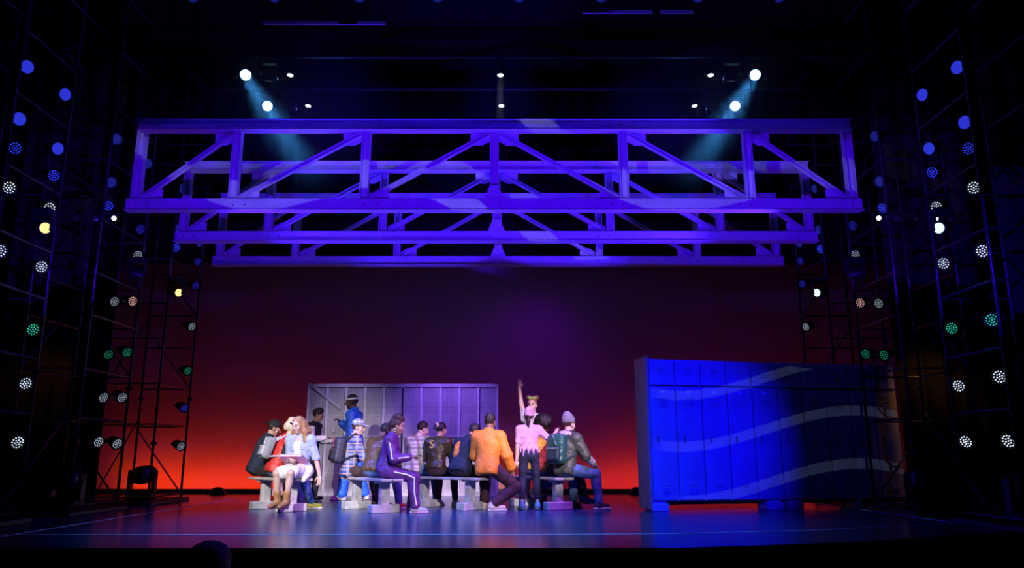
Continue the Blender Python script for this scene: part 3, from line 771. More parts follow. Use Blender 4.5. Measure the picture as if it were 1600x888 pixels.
def body_prims(g):
    s = g.s; p = []
    p += [Ell(g.P + V(0, -.01, .02) * s, V(.138, .096, .10) * s, g.pm, .03), Ell(g.W, V(.122, .088, .13) * s, g.pm, .05),
          Ell(g.C + g.cm.T @ V(0, 0, .01) * s, V(.158, .105, .165) * s, g.cm, .05), Cap(g.sh[0], g.sh[1], .052 * s, k=.05), Cap(g.N - g.cm.T @ V(0, 0, .02) * s, g.sh[0], .040 * s, .05 * s, .03), Cap(g.N - g.cm.T @ V(0, 0, .02) * s, g.sh[1], .040 * s, .05 * s, .03),
          Cap(g.N - g.cm.T @ V(0, 0, .03) * s, g.H - g.hm.T @ V(0, .015, .04) * s, .056 * s, .050 * s, .03)]
    for i in (0, 1):
        p += [Cap(g.sh[i], g.el[i], .052 * s, .040 * s, .03), Cap(g.el[i], g.wr[i], .041 * s, .027 * s, .015)]
        d = g.hd[i]; sd = nrm(np.cross(d, V(0, 0, 1))) if abs(d[2]) < .9 else nrm(np.cross(d, V(0, 1, 0))); nm = np.cross(sd, d)
        p.append(Ell(g.wr[i] + d * .052 * s, V(.040, .055, .017) * s, np.stack([sd, d, nm]), .012))
        p += [Cap(g.hp[i], g.kn[i], .083 * s, .054 * s, .03), Cap(g.kn[i], g.an[i], .052 * s, .034 * s, .02),
              calf(g, i, 0),
              Cap(g.an[i] - V(0, 0, .045) * s - g.toe[i] * .03 * s, g.an[i] - V(0, 0, .055) * s + g.toe[i] * .13 * s, .036 * s, .027 * s, .02)]
    H = lambda *a: g.H + g.hm.T @ (V(*a) * s)
    p += [Ell(H(0, -.008, .035), V(.074, .094, .092) * s, g.hm, .02), Ell(H(0, .022, -.045), V(.055, .068, .066) * s, g.hm, .03),
          Ell(H(0, .055, -.088), V(.028, .026, .022) * s, g.hm, .02), Cap(H(0, .088, .018), H(0, .108, -.022), .010 * s, .0145 * s, .012),
          Ell(H(0, .083, -.058), V(.025, .012, .012) * s, g.hm, .008), Cap(H(-.035, .082, .032), H(.035, .082, .032), .010 * s, k=.02)]
    for k in (-1, 1): p += [Ell(H(k * .076, -.005, -.005), V(.011, .021, .032) * s, g.hm, .008), Ell(H(k * .045, .058, -.022), V(.022, .022, .025) * s, g.hm, .02)]
    return p
def torso_prims(g, e, hem=.0, open_=0):
    s = g.s
    return [Ell(g.P + V(0, -.01, .03) * s, V(.146 + e * .8, .106 + e * .8, .105 + e * .5) * s, g.pm, .04), Ell(g.W, V(.132 + e, .098 + e, .13 + e) * s, g.pm, .06),
            Ell(g.C + g.cm.T @ V(0, 0, .0) * s, V(.152 + e, .106 + e, .165 + e) * s, g.cm, .05), Cap(g.sh[0], g.sh[1], (.056 + e * .8) * s, k=.05)] + \
           [Cap(g.N - g.cm.T @ V(0, 0, .02) * s, g.sh[i], (.046 + e * .4) * s, (.056 + e * .8) * s, .03) for i in (0, 1)] + \
           ([Cap(g.P + g.pm.T @ V(k * .06, -.02, .06) * s, g.P + g.pm.T @ V(k * .068, -.045, .06 - hem) * s, (.082 + e * .7) * s, (.080 + e * .7) * s, .04) for k in (-1, 1)] if hem else [])
def sleeve_prims(g, frac, e, cuff=0):
    s = g.s; p = []
    for i in (0, 1):
        f = frac[i] if isinstance(frac, tuple) else frac
        if f <= 0: continue
        a = min(f, 1); p.append(Cap(g.sh[i], g.sh[i] + (g.el[i] - g.sh[i]) * a, (.056 + e) * s, (.048 + e) * s, .04))
        if f > 1: p.append(Cap(g.el[i], g.el[i] + (g.wr[i] - g.el[i]) * (f - 1), (.047 + e) * s, (.038 + e * (1 - .4 * cuff)) * s, .025))
    return p
def leg_prims(g, frac, e, flare=0):
    s = g.s; p = [Ell(g.P + V(0, -.01, .01) * s, V(.146 + e * .6, .103 + e * .6, .11 + e * .6) * s, g.pm, .04)]
    for i in (0, 1):
        p.append(Cap(g.hp[i], g.kn[i], (.087 + e) * s, (.060 + e) * s, .035))
        if frac > 0: p.append(Cap(g.kn[i], g.kn[i] + (g.an[i] + V(0, 0, .0) - g.kn[i]) * frac, (.060 + e) * s, (.048 + e + flare) * s, .025))
        if frac > .5: p.append(calf(g, i, e + .008))
    return p
def person(label, g, skin, outfit, hair_col=(.02, .014, .01), curl=(.5, .5), cat='person', name='person', hres=.0105, eyes=True):
    s = g.s
    sk = mat('skin ' + skin, SKIN[skin], .5, var=.08, vscale=9, bump=.05)
    lp = mat('lips ' + skin, tuple(np.array(SKIN[skin]) * V(.85, .5, .5)), .4); hm_ = mat('hair %.3f %.3f' % (hair_col[0], hair_col[1]), hair_col, .45, bump=.8, bscale=60, var=.3, vscale=30)
    vt, fc = surface(body_prims(g), hres)
    ct = vt[fc].mean(1); q = ((ct - g.H) @ g.hm.T) / s
    mi = np.zeros(len(fc), int)
    mi[(np.abs(q[:, 0]) < .024) & (q[:, 1] > .07) & (q[:, 2] > -.071) & (q[:, 2] < -.047)] = 1
    mi[(np.abs(np.abs(q[:, 0]) - .034) < .018) & (q[:, 1] > .06) & (q[:, 2] > .028) & (q[:, 2] < .042)] = 2
    hv, hf = [], []
    for i in (0, 1):
        b = hand_tubes(g, i, curl[i]); n0 = len(vt) + len(hv)
        hv += [tuple(v) for v in b.v]
        hf += [[n0 + k for k in q] for f in b.f for q in ([f] if len(f) == 4 else [f[0:4], [f[0], f[3], f[4], f[5]]])]
    vt = np.concatenate([vt, np.array(hv)]); fc = np.concatenate([fc, np.array(hf)]); mi = np.concatenate([mi, np.zeros(len(hf), int)])
    body = link(np_mesh('person', vt @ g.Zr.T, fc, [sk, lp, hm_], mi), name, None, None, tuple(g.base))
    tag(body, label, cat)
    g.body = body; g.hair = hm_; g.skin = sk
    if eyes:
        for k in (-1, 1):
            c = g.H + g.hm.T @ (V(k * .031, .076, .012) * s); me = eye_mesh(g, c); o = link(me, 'eye', None, body)
    for item in outfit: item(g)
    return body
def eye_mesh(g, c):
    b = MB().lathe([(.0006, -.0125), (.009, -.0088), (.0125, 0), (.0105, .0068), (.0065, .0107), (.0005, .0125)], 10, close=False)
    M = g.hm.T @ np.array([[1, 0, 0], [0, 0, 1], [0, -1, 0]]).T
    M = np.stack([g.hm[0], -g.hm[2], g.hm[1]], 1)
    vt = (np.array([tuple(v) for v in b.v]) * g.s) @ M.T + c
    return np_mesh('eye', vt @ g.Zr.T, np.array(b.f), [eye_white, eye_dark], np.array([1 if i >= 30 else 0 for i in range(len(b.f))]))
def piece(name, prims, m, h=.012, cuts=(), label=None):
    def f(g):
        pr = prims(g); cs = cuts(g) if callable(cuts) else cuts
        vt, fc = surface(pr, h, cs)
        o = link(np_mesh(name, vt @ g.Zr.T, fc, [m]), name, None, g.body)
        if label: o['label'] = label
        g.last = o; return o
    return f
def neck_cut(g, up=.155, drop=.0):    # open the collar: nothing of the garment above the neck base
    n_ = g.cm[2]; c = g.C + n_ * up * g.s
    return lambda P: (P - c) @ n_
def hem_cut(g, z): return lambda P: z - P[..., 2]
def top(m, e=.014, hem=.0, sl=2.0, name='jacket', collar=False, cuff=0, label=None, front=False):
    def pr(g):
        p = torso_prims(g, e, hem) + sleeve_prims(g, sl, e * .9, cuff)
        if collar: p.append(Cap(g.N - g.cm.T @ V(0, 0, .045) * g.s, g.N + g.cm.T @ V(0, .0, .025) * g.s, .078 * g.s, .074 * g.s, .02))
        return p
    def cu(g):
        hz_ = g.P + g.pm.T @ V(0, 0, -.01 - hem) * g.s
        return ([neck_cut(g, .235)] if collar else []) + [lambda P: (hz_ - P) @ nrm(g.pm[2] + .25 * g.pm[1])]
    return piece(name, pr, m, cuts=cu, label=label)
def trousers(m, frac=.93, e=.012, flare=0, name='trousers', label=None): return piece(name, lambda g: leg_prims(g, frac, e, flare), m, label=label)
def shoes(m, sole=None, high=0, heel=0, name='shoe'):
    def f(g):
        s = g.s
        for i in (0, 1):
            a, t = g.an[i], g.toe[i]; z = -a[2] + .085 * s
            fl = a - V(0, 0, .085 * s) # floor point under ankle
            pr = [Cap(fl - t * .035 * s + V(0, 0, .048 + heel) * s, fl + t * .145 * s + V(0, 0, .040) * s, .046 * s, .037 * s, .03), Cap(fl - t * .01 * s + V(0, 0, .05 + heel) * s, a + V(0, 0, .015) + nrm(g.kn[i] - a) * high, .047 * s, (.047 if high < .06 else .056) * s, .03)]
            def cut(P, zz=fl[2] + .012): return zz - P[..., 2]
            vt, fc = surface(pr, .011, [cut]); o = link(np_mesh(name, vt @ g.Zr.T, fc, [m]), name, None, g.body)
            if heel:
                b = MB().tube(tuple(fl - t * .045 * s + V(0, 0, .07) * s), tuple(fl - t * .05 * s), .022 * s, .010 * s, 8)
                vv = np.array([tuple(v) for v in b.v]); b.v = [Vector(v) for v in vv @ g.Zr.T]; b.build('heel', m, o)
            if sole is not None:
                sd = np.cross(t, V(0, 0, 1)); bm_ = [Box(fl + t * .055 * s + V(0, 0, .013), V(.140, .044, .014) * s, np.stack([t, sd, V(0, 0, 1)]), .012 * s, .004)]
                vt, fc = surface(bm_, .009); link(np_mesh('sole', vt @ g.Zr.T, fc, [sole]), 'sole', None, o)
    return f
def Hp(g, *a): return g.H + g.hm.T @ (V(*a) * g.s)
def hair(kind, m=None):
    def f(g):
        s = g.s; mm = m or g.hair
        skull = Ell(Hp(g, 0, -.014, .042), V(.083, .100, .098) * s, g.hm, .02)
        face = lambda P: ((P - Hp(g, 0, .045, .058)) @ nrm(g.hm[1] * 1 - g.hm[2] * .55))
        low = lambda P: (Hp(g, 0, 0, -.035 if kind not in ('long',) else -.3) - P) @ g.hm[2] if kind in ('short', 'up', 'pony', 'buns') else np.full(P.shape[:-1], -1.)
        pr = [skull]
        if kind == 'long':
            pr = [Ell(Hp(g, 0, -.018, .045), V(.092, .105, .102) * s, g.hm, .02)]
            for k in (-1, 1):
                for j, dy in enumerate((-.06, -.015)):
                    pr.append(Cap(Hp(g, k * .07, dy, .02), Hp(g, k * (.10 + .01 * j), dy - .03 + .03 * j, -.10), .040 * s, .045 * s, .03)); pr.append(Cap(Hp(g, k * .10, dy - .03 + .03 * j, -.10), Hp(g, k * (.095 + .02 * j), .02 * j + .02, -.23), .045 * s, .026 * s, .03))
            pr.append(Cap(Hp(g, 0, -.07, 0), Hp(g, 0, -.09, -.22), .075 * s, .06 * s, .04)); cuts = [lambda P: np.minimum(face(P), .05 - np.abs((P - g.H) @ g.hm[0]) + 0 * P[..., 0]) if False else np.minimum(face(P), (.074 * s - np.abs((P - g.H) @ g.hm[0])))]
        elif kind == 'afro':
            pr = [Ell(Hp(g, 0, -.03, .06), V(.145, .135, .135) * s, g.hm, .02)] + [Ell(Hp(g, .11 * math.cos(t), -.03 + .1 * math.sin(t), .06 + .05 * math.sin(3 * t)), V(.05, .05, .06) * s, g.hm, .02) for t in np.linspace(0, 6.28, 11)]; cuts = [lambda P: (P - Hp(g, 0, .06, .05)) @ nrm(g.hm[1] - g.hm[2] * .5)]
        else:
            if kind == 'up': pr += [Ell(Hp(g, 0, -.03, .14), V(.082, .082, .055) * s, g.hm, .03), Ell(Hp(g, 0, -.085, .03), V(.075, .06, .085) * s, g.hm, .03), Ell(Hp(g, 0, .03, .125), V(.06, .05, .035) * s, g.hm, .03)]
            if kind == 'pony': pr += [Ell(Hp(g, 0, -.12, .06), V(.03, .03, .03) * s, g.hm, .02), Cap(Hp(g, 0, -.125, .05), Hp(g, .01, -.155, -.08), .032 * s, .036 * s, .02), Cap(Hp(g, .01, -.155, -.08), Hp(g, .0, -.14, -.22), .036 * s, .012 * s, .02)]
            if kind == 'buns': pr += [Ell(Hp(g, k * .065, -.03, .135), V(.045, .045, .045) * s, g.hm, .012) for k in (-1, 1)]
            if kind == 'fringe': pr += [Ell(Hp(g, 0, .03, .085), V(.078, .065, .06) * s, g.hm, .02)]
            cuts = [face, low] if kind != 'fringe' else [lambda P: np.maximum((P - Hp(g, 0, .075, .055)) @ nrm(g.hm[1] * 1 - g.hm[2] * .6), (Hp(g, 0, 0, -.04) - P) @ g.hm[2])]
        vt, fc = surface(pr, .0105, cuts); link(np_mesh('hair', vt @ g.Zr.T, fc, [mm]), 'hair', None, g.body)
    return f
def tail(m, band=None):
    def f(g):
        s = g.s; pr = [Cap(Hp(g, 0, -.10, .02), Hp(g, 0, -.14, -.08), .028 * s, .034 * s, .02), Cap(Hp(g, 0, -.14, -.08), Hp(g, 0, -.12, -.20), .034 * s, .014 * s, .02)]
        vt, fc = surface(pr, .0105); link(np_mesh('ponytail', vt @ g.Zr.T, fc, [m]), 'ponytail', None, g.body)
    return f
def scrunchie(m, c=(0, -.125, .055)): return piece('scrunchie', lambda g: [Ell(Hp(g, *c) + g.hm.T @ V(.03 * math.cos(t), 0, .03 * math.sin(t)), V(.018, .018, .018), g.hm, .012) for t in np.linspace(0, 6.28, 8)[:-1]], m, .009)
def band(m, z=.055): # headband
    return piece('headband', lambda g: [Ell(Hp(g, 0, -.012, z), V(.086, .106, .03) * g.s, g.hm, .005), Ell(Hp(g, 0, -.012, z), V(.087, .107, .06) * g.s, g.hm, .005)], m, .0095,
                 cuts=lambda g: [lambda P: np.abs((P - Hp(g, 0, 0, z)) @ g.hm[2]) - .019])
def beanie(m, slouch=.03, name='beanie'):
    return piece(name, lambda g: [Ell(Hp(g, 0, -.018, .055), V(.094, .110, .105) * g.s, g.hm, .03), Ell(Hp(g, 0, -.05, .11), V(.07, .075, .06 + slouch) * g.s, g.hm, .04)], m, .0105,
                 cuts=lambda g: [lambda P: (Hp(g, 0, 0, .030) - P) @ nrm(g.hm[2] - g.hm[1] * .12)])
def cap(m, back=True, peak_m=None):
    def f(g):
        s = g.s; k = -1 if back else 1
        vt, fc = surface([Ell(Hp(g, 0, -.012, .055), V(.090, .108, .098) * s, g.hm, .02)], .0105, [lambda P: (Hp(g, 0, 0, .045) - P) @ g.hm[2]])
        o = link(np_mesh('cap', vt @ g.Zr.T, fc, [m]), 'cap', None, g.body)
        vt, fc = surface([Ell(Hp(g, 0, k * .125, .048), V(.075, .075, .014) * s, np.stack([g.hm[0], nrm(g.hm[1] + k * -.25 * g.hm[2]), nrm(g.hm[2] + k * .25 * g.hm[1])]), .01)], .0085)
        link(np_mesh('peak', vt @ g.Zr.T, fc, [peak_m or m]), 'peak', None, o)
    return f
def backpack(m, m2, m3=None, off=0.0, sz=1.0, label='backpack'):
    """a thing of its own worn on the back"""
    def f(g):
        s = g.s * sz; A = g.cm; c = g.C + A.T @ V(off, -.225, -.07) * g.s
        r = empty('backpack', tuple(g.base)); tag(r, label, 'backpack')
        def put(nm, pr, mm, par=None, h=.012):
            vt, fc = surface(pr, h); return link(np_mesh(nm, vt @ g.Zr.T, fc, [mm]), nm, None, par or r)
        o = put('main_compartment', [Box(c, V(.15, .085, .215) * s, A, .06 * s, .01), Ell(c + A.T @ V(0, -.02, .10) * s, V(.13, .09, .11) * s, A, .03)], m)
        k = put('pocket', [Box(c + A.T @ V(0, -.09, -.075) * s, V(.115, .04, .105) * s, A, .035 * s, .01)], m2)
        put('zip', [Cap(c + A.T @ V(-.10, -.131, .0) * s, c + A.T @ V(.10, -.131, .0) * s, .006, k=.002)], m3 or m2, k, .006)
        put('zip', [Cap(c + A.T @ V(.06, -.105, .05) * s, c + A.T @ V(-.02, -.10, .19) * s, .008, k=.002)], m3 or m2, o, .007)
        put('loop', [Cap(c + A.T @ V(x, .05, .21) * s, c + A.T @ V(x2, .05, .245) * s, .009, k=.004) for x, x2 in ((-.03, 0), (.03, 0))], m2, o, .008)
        for i, kx in enumerate((-1, 1)):
            a0 = c + A.T @ V(kx * .09 - off * 0, .06, .16) * s; a1 = g.sh[i] * .62 + g.N * .38 + A.T @ V(0, -.02, .085) * g.s; a2 = g.sh[i] * .65 + g.C * .35 + A.T @ V(0, .135, -.03) * g.s; a3 = c + A.T @ V(kx * .13, .06, -.15) * s
            a25 = g.C + A.T @ V(kx * .185, .05, -.10) * g.s
            put('strap', [Cap(a0, a1, .019, k=.01), Cap(a1, a2, .019, k=.01), Cap(a2, a25, .017, k=.01), Cap(a25, a3, .015, k=.01)], m2)
    return f
def stripe(m, segs, r=.012, name='stripe'):
    """a narrow stripe sewn along a limb: chain of points given by a function"""
    def pr(g):
        pts = segs(g); return [Cap(pts[i], pts[i + 1], r, k=.006) for i in range(len(pts) - 1)]
    return piece(name, pr, m, .009)

# ------------------------------------------------------------------ the cast
navy = cloth('navy jacket cloth', (.015, .022, .05)); redv = cloth('red padded nylon', (.62, .035, .03), rough=.5, bscale=9, bump=.9)
denim = cloth('blue denim', (.10, .19, .38)); paledenim = cloth('pale washed denim', (.36, .43, .62)); whitec = cloth('white cotton', (.80, .79, .78))
blackc = cloth('black cotton', (.012, .012, .015)); greyc = cloth('grey nylon', (.30, .30, .33)); tanl = mat('tan suede boot', (.42, .20, .07), .55, bump=.3)
yellowc = mat('yellow canvas shoe', (.75, .60, .06), .6); pinkc = cloth('pink cotton', (.70, .36, .62)); bluev = cloth('royal blue tracksuit', (.02, .14, .75), rough=.55)
purple = cloth('purple tracksuit', (.12, .028, .20), rough=.6); goldc = mat('gold brown satin', (.13, .07, .02), .35, bump=.7, bscale=12, var=.4); orangec = cloth('orange jacket', (.85, .25, .02), rough=.6, bscale=9, bump=.8)
maroon = cloth('maroon trousers', (.05, .015, .03)); legg = cloth('navy leggings', (.015, .015, .05)); olive = cloth('olive jacket', (.07, .085, .055), rough=.5); greenb = mat('green nylon', (.02, .10, .075), .4, bump=.6, bscale=12, var=.4)
plaid_b = plaid('blue plaid shirt', (.05, .08, .30), (.36, .33, .42), (.6, .35, .2)); plaid_c = plaid('cream plaid shirt', (.72, .62, .50), (.22, .13, .12), (.5, .3, .2), 8)
plaid_w = plaid('grey plaid cap', (.45, .45, .55), (.12, .14, .25), (.8, .8, .8), 16); print_w = mat('white printed cotton', (.70, .68, .72), .8, var=.75, vscale=34)
sneak_w = mat('white sneaker', (.75, .75, .78), .5); sneak_g = mat('grey sneaker', (.45, .42, .46), .5); sneak_t = mat('teal sneaker', (.10, .55, .50), .5); sneak_b = mat('brown sneaker', (.20, .09, .06), .6)
sole_w = mat('pale rubber sole', (.72, .68, .62), .6); sole_g = mat('lime rubber sole', (.25, .65, .15), .6); sole_p = mat('pink rubber sole', (.75, .35, .6), .6); cream = mat('cream sneaker', (.70, .60, .40), .5)
bootblue = mat('blue leather boot', (.03, .09, .32), .3); brownlegs = cloth('dark brown leggings', (.06, .03, .03)); greyknit = cloth('grey knit', (.22, .22, .27), bscale=60); pinkknit = cloth('pink and grey knit', (.62, .36, .55), bscale=50, var=.45, vscale=9)
lav = cloth('lavender fleece', (.52, .46, .58)); yellowj = cloth('yellow and brown jacket', (.65, .36, .03), var=.6, vscale=7); greenribbon = mat('green ribbon', (.30, .42, .08), .6); scr_m = mat('pale pink scrunchie', (.8, .5, .5), .8); orange_print = cloth('orange printed patch', (.80, .25, .03), var=.4, vscale=16)
gold = mat('gold earring', (.8, .6, .2), .25, .9); stripe_w = mat('white piping', (.82, .80, .80), .7)
blond = (.50, .38, .22); straw = (.42, .20, .08); dkhair = (.018, .012, .010); brownh = (.06, .025, .012); plat = (.58, .52, .40)
SEAT = .463; SH = SEAT + .105
def seated(x, y, yaw, s=1.0, **k): return figure(x, y, yaw, SEAT + .117 * s, s, **k)

# man in navy jacket, cap backwards, far end of the left bench
g = seated(-3.93, 12.14, -62, .98, lean=15, head=(-8, -18), hands=((-.14, .36, .66), (.16, .38, .66)), feet=((-.14, .36), (.16, .40)))
person('seated actor in a navy jacket and black cap worn backwards, far left', g, 'tan', [top(navy, .03, .085, 2.0, collar=True), trousers(blackc), shoes(blackc), hair('short'), cap(blackc)], dkhair)
# actor in red padded vest with grey backpack
g = seated(-3.52, 11.76, -56, .95, lean=15, head=(-10, -14), hands=((-.16, .34, .62), (.16, .20, .58)), feet=((-.12, .46), (.14, .52)))
person('seated actor in a red padded vest over black sleeves, pale blond hair', g, 'fair', [top(redv, .038, .07, 0, 'vest', True), top(blackc, .012, 0, .75, 'shirt'), trousers(denim, .94, .012), shoes(yellowc, sole_w), hair('up', mat('hair platinum', plat, .45, bump=.8, bscale=60)), band(blackc, .075),
        backpack(greyc, mat('silver grey nylon', (.48, .47, .52), .4, bump=.4), stripe_w, label='grey backpack on the back of the red vest actor', sz=.80)], plat)
# woman in denim jacket and white dress
g = seated(-3.06, 11.42, 166, .96, lean=5, head=(-14, -16), hands=((-.30, -.02, .50), (.02, .28, .74)), feet=((-.05, .44, .14), (.13, .36, .14)), toes=(6, 10), hdirs=(V(-.1, .1, -1), V(-.6, .5, -.1)), kneep=((-.05, 1, .5), (.12, 1, .5)))
def skirt_p(g):
    s = g.s; p = [Ell(g.P, V(.17, .14, .105) * s, g.pm, .04)]
    for i in (0, 1): p.append(Cap(g.hp[i], g.hp[i] + (g.kn[i] - g.hp[i]) * .80, .105 * s, .085 * s, .08))
    mk = (g.kn[0] + g.kn[1]) / 2
    for f_ in (-.35, 0, .35): p.append(Cap(g.P + V(f_ * .15, .05, .02), g.P + (mk + V(f_ * .22, 0, 0) - g.P) * .84, .09 * s, .072 * s, .06))
    p.append(Cap(g.P + V(-.16, .05, -.02), g.P + V(-.17, .20, -.14), .07, .03, .05)); return p
woman = person('seated woman in a pale denim jacket and white dress, tan ankle boots', g, 'fair',
       [piece('dress', lambda g: torso_prims(g, .006), whitec, cuts=lambda g: [neck_cut(g, .09)]), piece('skirt', skirt_p, whitec),
        piece('denim_jacket', lambda g: torso_prims(g, .022)[1:] + sleeve_prims(g, 1.75, .012), paledenim, cuts=lambda g: [lambda P: np.minimum((P - g.C) @ g.cm[1] - .06, .055 - np.abs((P - g.C) @ g.cm[0])), lambda P: (g.W + V(0, 0, -.02) - P) @ g.cm[2]]),
        shoes(tanl, None, .12, .045, 'boot'), hair('long')], straw, curl=(.3, .7))
gw = g
# young man standing behind in black vest
g = figure(-3.56, 14.0, -98, .87, .935, lean=3, head=(10, -8), hands=((-.14, .30, 1.02), (.18, .30, 1.08)), feet=((-.1, .04), (.1, -.06)))
person('standing actor with dark fringe, black vest and white sleeves by the lockers', g, 'tan', [top(blackc, .026, .04, 0, 'vest'), top(whitec, .012, 0, 1.95, 'shirt'), trousers(blackc), shoes(blackc), hair('fringe')], dkhair)
# tall man in blue tracksuit
g = figure(-2.86, 14.2, 84, 1.01, 1.085, lean=2, head=(8, -6), hands=((-.20, .10, .95), (.05, .27, 1.36)), feet=((-.12, .14), (.12, -.20)), poles=(V(-.6, -.8, -.6), V(.4, -.6, -.9)), curl=None if False else (.5, .5))
person('tall standing actor in a royal blue tracksuit with white headband', g, 'dark', [top(bluev, .03, .10, 1.95, 'track_jacket', True), trousers(bluev, .96, .028, .01), shoes(sneak_w, sole_w), hair('short'), band(stripe_w), stripe(stripe_w, lambda g: [g.N + g.cm.T @ V(.045, .06, .03), g.C + g.cm.T @ V(.04, .155, .02), g.W + g.pm.T @ V(.03, .15, 0)], .012, 'zip_line')], dkhair, curl=(.4, .9))
# plaid shirt with dark backpack
g = seated(-2.48, 12.06, -64, .95, lean=6, head=(-30, -6), hands=((-.10, .34, .68), (.16, .36, .64)), feet=((-.10, .46), (.12, .49)))
person('seated actor in blue plaid shirt and plaid cap worn backwards', g, 'fair', [top(plaid_b, .022, .12, (1.2, 1.2), 'plaid_shirt', True), trousers(brownlegs, .9, .004), shoes(blackc, None, .08, 0, 'boot'), hair('short'), cap(plaid_w, False),
        backpack(mat('dark navy nylon', (.03, .03, .05), .5, bump=.4), blackc, mat('red zip', (.6, .05, .08), .5), label='dark backpack with a red trim on the plaid shirt actor', sz=.95)], brownh)
# woman in purple tracksuit
g = seated(-1.80, 11.26, -92, .95, lean=9, head=(4, -14), hands=((-.02, .34, .76), (.10, .36, .76)), feet=((-.13, .36), (.12, .46)), toes=(0, 0))
rs = lambda i, k: (lambda g: [g.sh[i] + V(k * .066, 0, .02), (g.sh[i] + g.el[i]) / 2 + V(k * .069, 0, 0), g.el[i] + V(k * .066, -.012, 0), (g.el[i] + g.wr[i]) / 2 + V(k * .060, 0, 0), g.wr[i] + V(k * .050, 0, 0)])
ls = lambda i, k: (lambda g: [g.hp[i] * .6 + g.kn[i] * .4 + V(k * .088, 0, .02), g.kn[i] * .85 + g.hp[i] * .15 + V(k * .078, 0, .03), g.kn[i] + V(k * .07, .045, .0), (g.kn[i] + g.an[i]) / 2 + V(k * .068, .02, 0), g.an[i] + V(k * .066, .02, .03)])
person('seated woman in a purple tracksuit with white stripes, hair piled up', g, 'tan', [top(purple, .022, .04, 1.9, 'track_jacket', True), trousers(purple, .95, .014, .012), shoes(sneak_g, sole_p), hair('up'), stripe(stripe_w, rs(1, 1)), stripe(stripe_w, ls(1, 1)),
        piece('earring', lambda g: [Ell(Hp(g, .088, -.005, -.06) + g.hm.T @ V(0, .022 * math.cos(t), .022 * math.sin(t)), V(.008, .008, .008), g.hm, .008) for t in np.linspace(0, 6.28, 9)[:-1]], gold, .006)], brownh, curl=(.9, .9))
gp = g
# gold-brown jacket, half hidden
g = seated(-2.04, 11.63, -32, .92, lean=16, head=(-20, -24), hands=((-.14, .36, .66), (.14, .38, .66)), feet=((-.16, .40), (.12, .46)))
person('hunched actor in a shiny gold brown jacket behind the purple tracksuit woman', g, 'brown', [top(goldc, .03, .06, 1.95), trousers(denim), shoes(mat('red canvas shoe', (.5, .05, .06), .6), sole_w), hair('short')], dkhair)
# cream plaid shirt
g = seated(-1.54, 12.47, -26, .97, lean=11, head=(-34, -22), hands=((-.14, .36, .66), (.14, .38, .66)), feet=((-.12, .44), (.14, .46)))
person('seated actor with dark hair in a cream plaid shirt', g, 'fair', [top(plaid_c, .024, .08, 1.9, 'plaid_shirt', True), trousers(denim, .94, .016), shoes(bluev, sole_w), hair('short')], dkhair)
# black ponytail, black and gold jacket
g = seated(-1.17, 12.19, -22, .92, lean=7, head=(-22, -14), hands=((-.16, .34, .66), (.16, .36, .66)), feet=((-.16, .40), (.12, .44)))
pj = person('seated actor with a black ponytail and pale scrunchie, black and gold jacket', g, 'tan', [top(mat('black gold satin', (.055, .042, .012), .38, bump=.6, bscale=12), .026, .02, 1.9), trousers(brownlegs, .9, .006), shoes(cream, sole_w), hair('pony'), scrunchie(scr_m)], (.008, .008, .010))
# letter on its back
fc_ = bpy.data.curves.new('jacket_letter', 'FONT'); fc_.body = 'S'; fc_.size = .17; fc_.extrude = .012; fc_.align_x = 'CENTER'; fc_.align_y = 'CENTER'
tmp = bpy.data.objects.new('jacket_letter', fc_); COL.objects.link(tmp); dg = bpy.context.evaluated_depsgraph_get(); dg.update()
lm = bpy.data.meshes.new_from_object(tmp.evaluated_get(dg)); COL.objects.unlink(tmp); bpy.data.objects.remove(tmp)
lo = link(lm, 'jacket_letter', mat('yellow letter', (.75, .55, .08), .6), pj); lo['label'] = 'yellow letter on the back of the jacket'
bk = g.C + g.cm.T @ V(-.05, -.125, .05) * g.s; M3 = np.stack([g.cm[0], g.cm[2], -g.cm[1]], 1); M4 = Matrix((g.Zr @ M3).tolist()).to_4x4(); M4.translation = Vector((g.Zr @ bk).tolist()); lo.matrix_local = M4
# navy jacket with orange print
g = seated(-.78, 11.86, -36, .97, lean=23, head=(-18, -30), hands=((-.16, .38, .66), (.16, .40, .66)), feet=((-.14, .44), (.14, .46)))
person('bent-over seated actor in a navy jacket with orange print on its back', g, 'tan', [top(navy, .036, .07, 2.0, collar=True), trousers(blackc), shoes(cream, sole_w), hair('short'),
        piece('back_print', lambda g: [Ell(g.C + g.cm.T @ V(-.07, -.125, -.03) * g.s, V(.06, .03, .10) * g.s, g.cm, .01), Ell(g.W + g.pm.T @ V(-.05, -.11, .05) * g.s, V(.07, .035, .08) * g.s, g.pm, .01)], orange_print)], dkhair)
# orange jacket
g = figure(-.36, 11.60, -14, .60, 1.02, lean=5, head=(-8, -12), hands=((-.16, .34, .68), (.33, .16, .56)), feet=((-.16, .40), (.10, -.02)), toes=(0, 70), kneep=((-.1, 1, .4), (1, .7, .2)), hdirs=(None, V(.1, .1, -1)))
person('seated actor in a bright orange jacket and maroon trousers, back turned', g, 'brown', [top(orangec, .036, .10, 1.75, collar=True), trousers(maroon, .92, .022), shoes(cream, sole_w), hair('short')], dkhair)
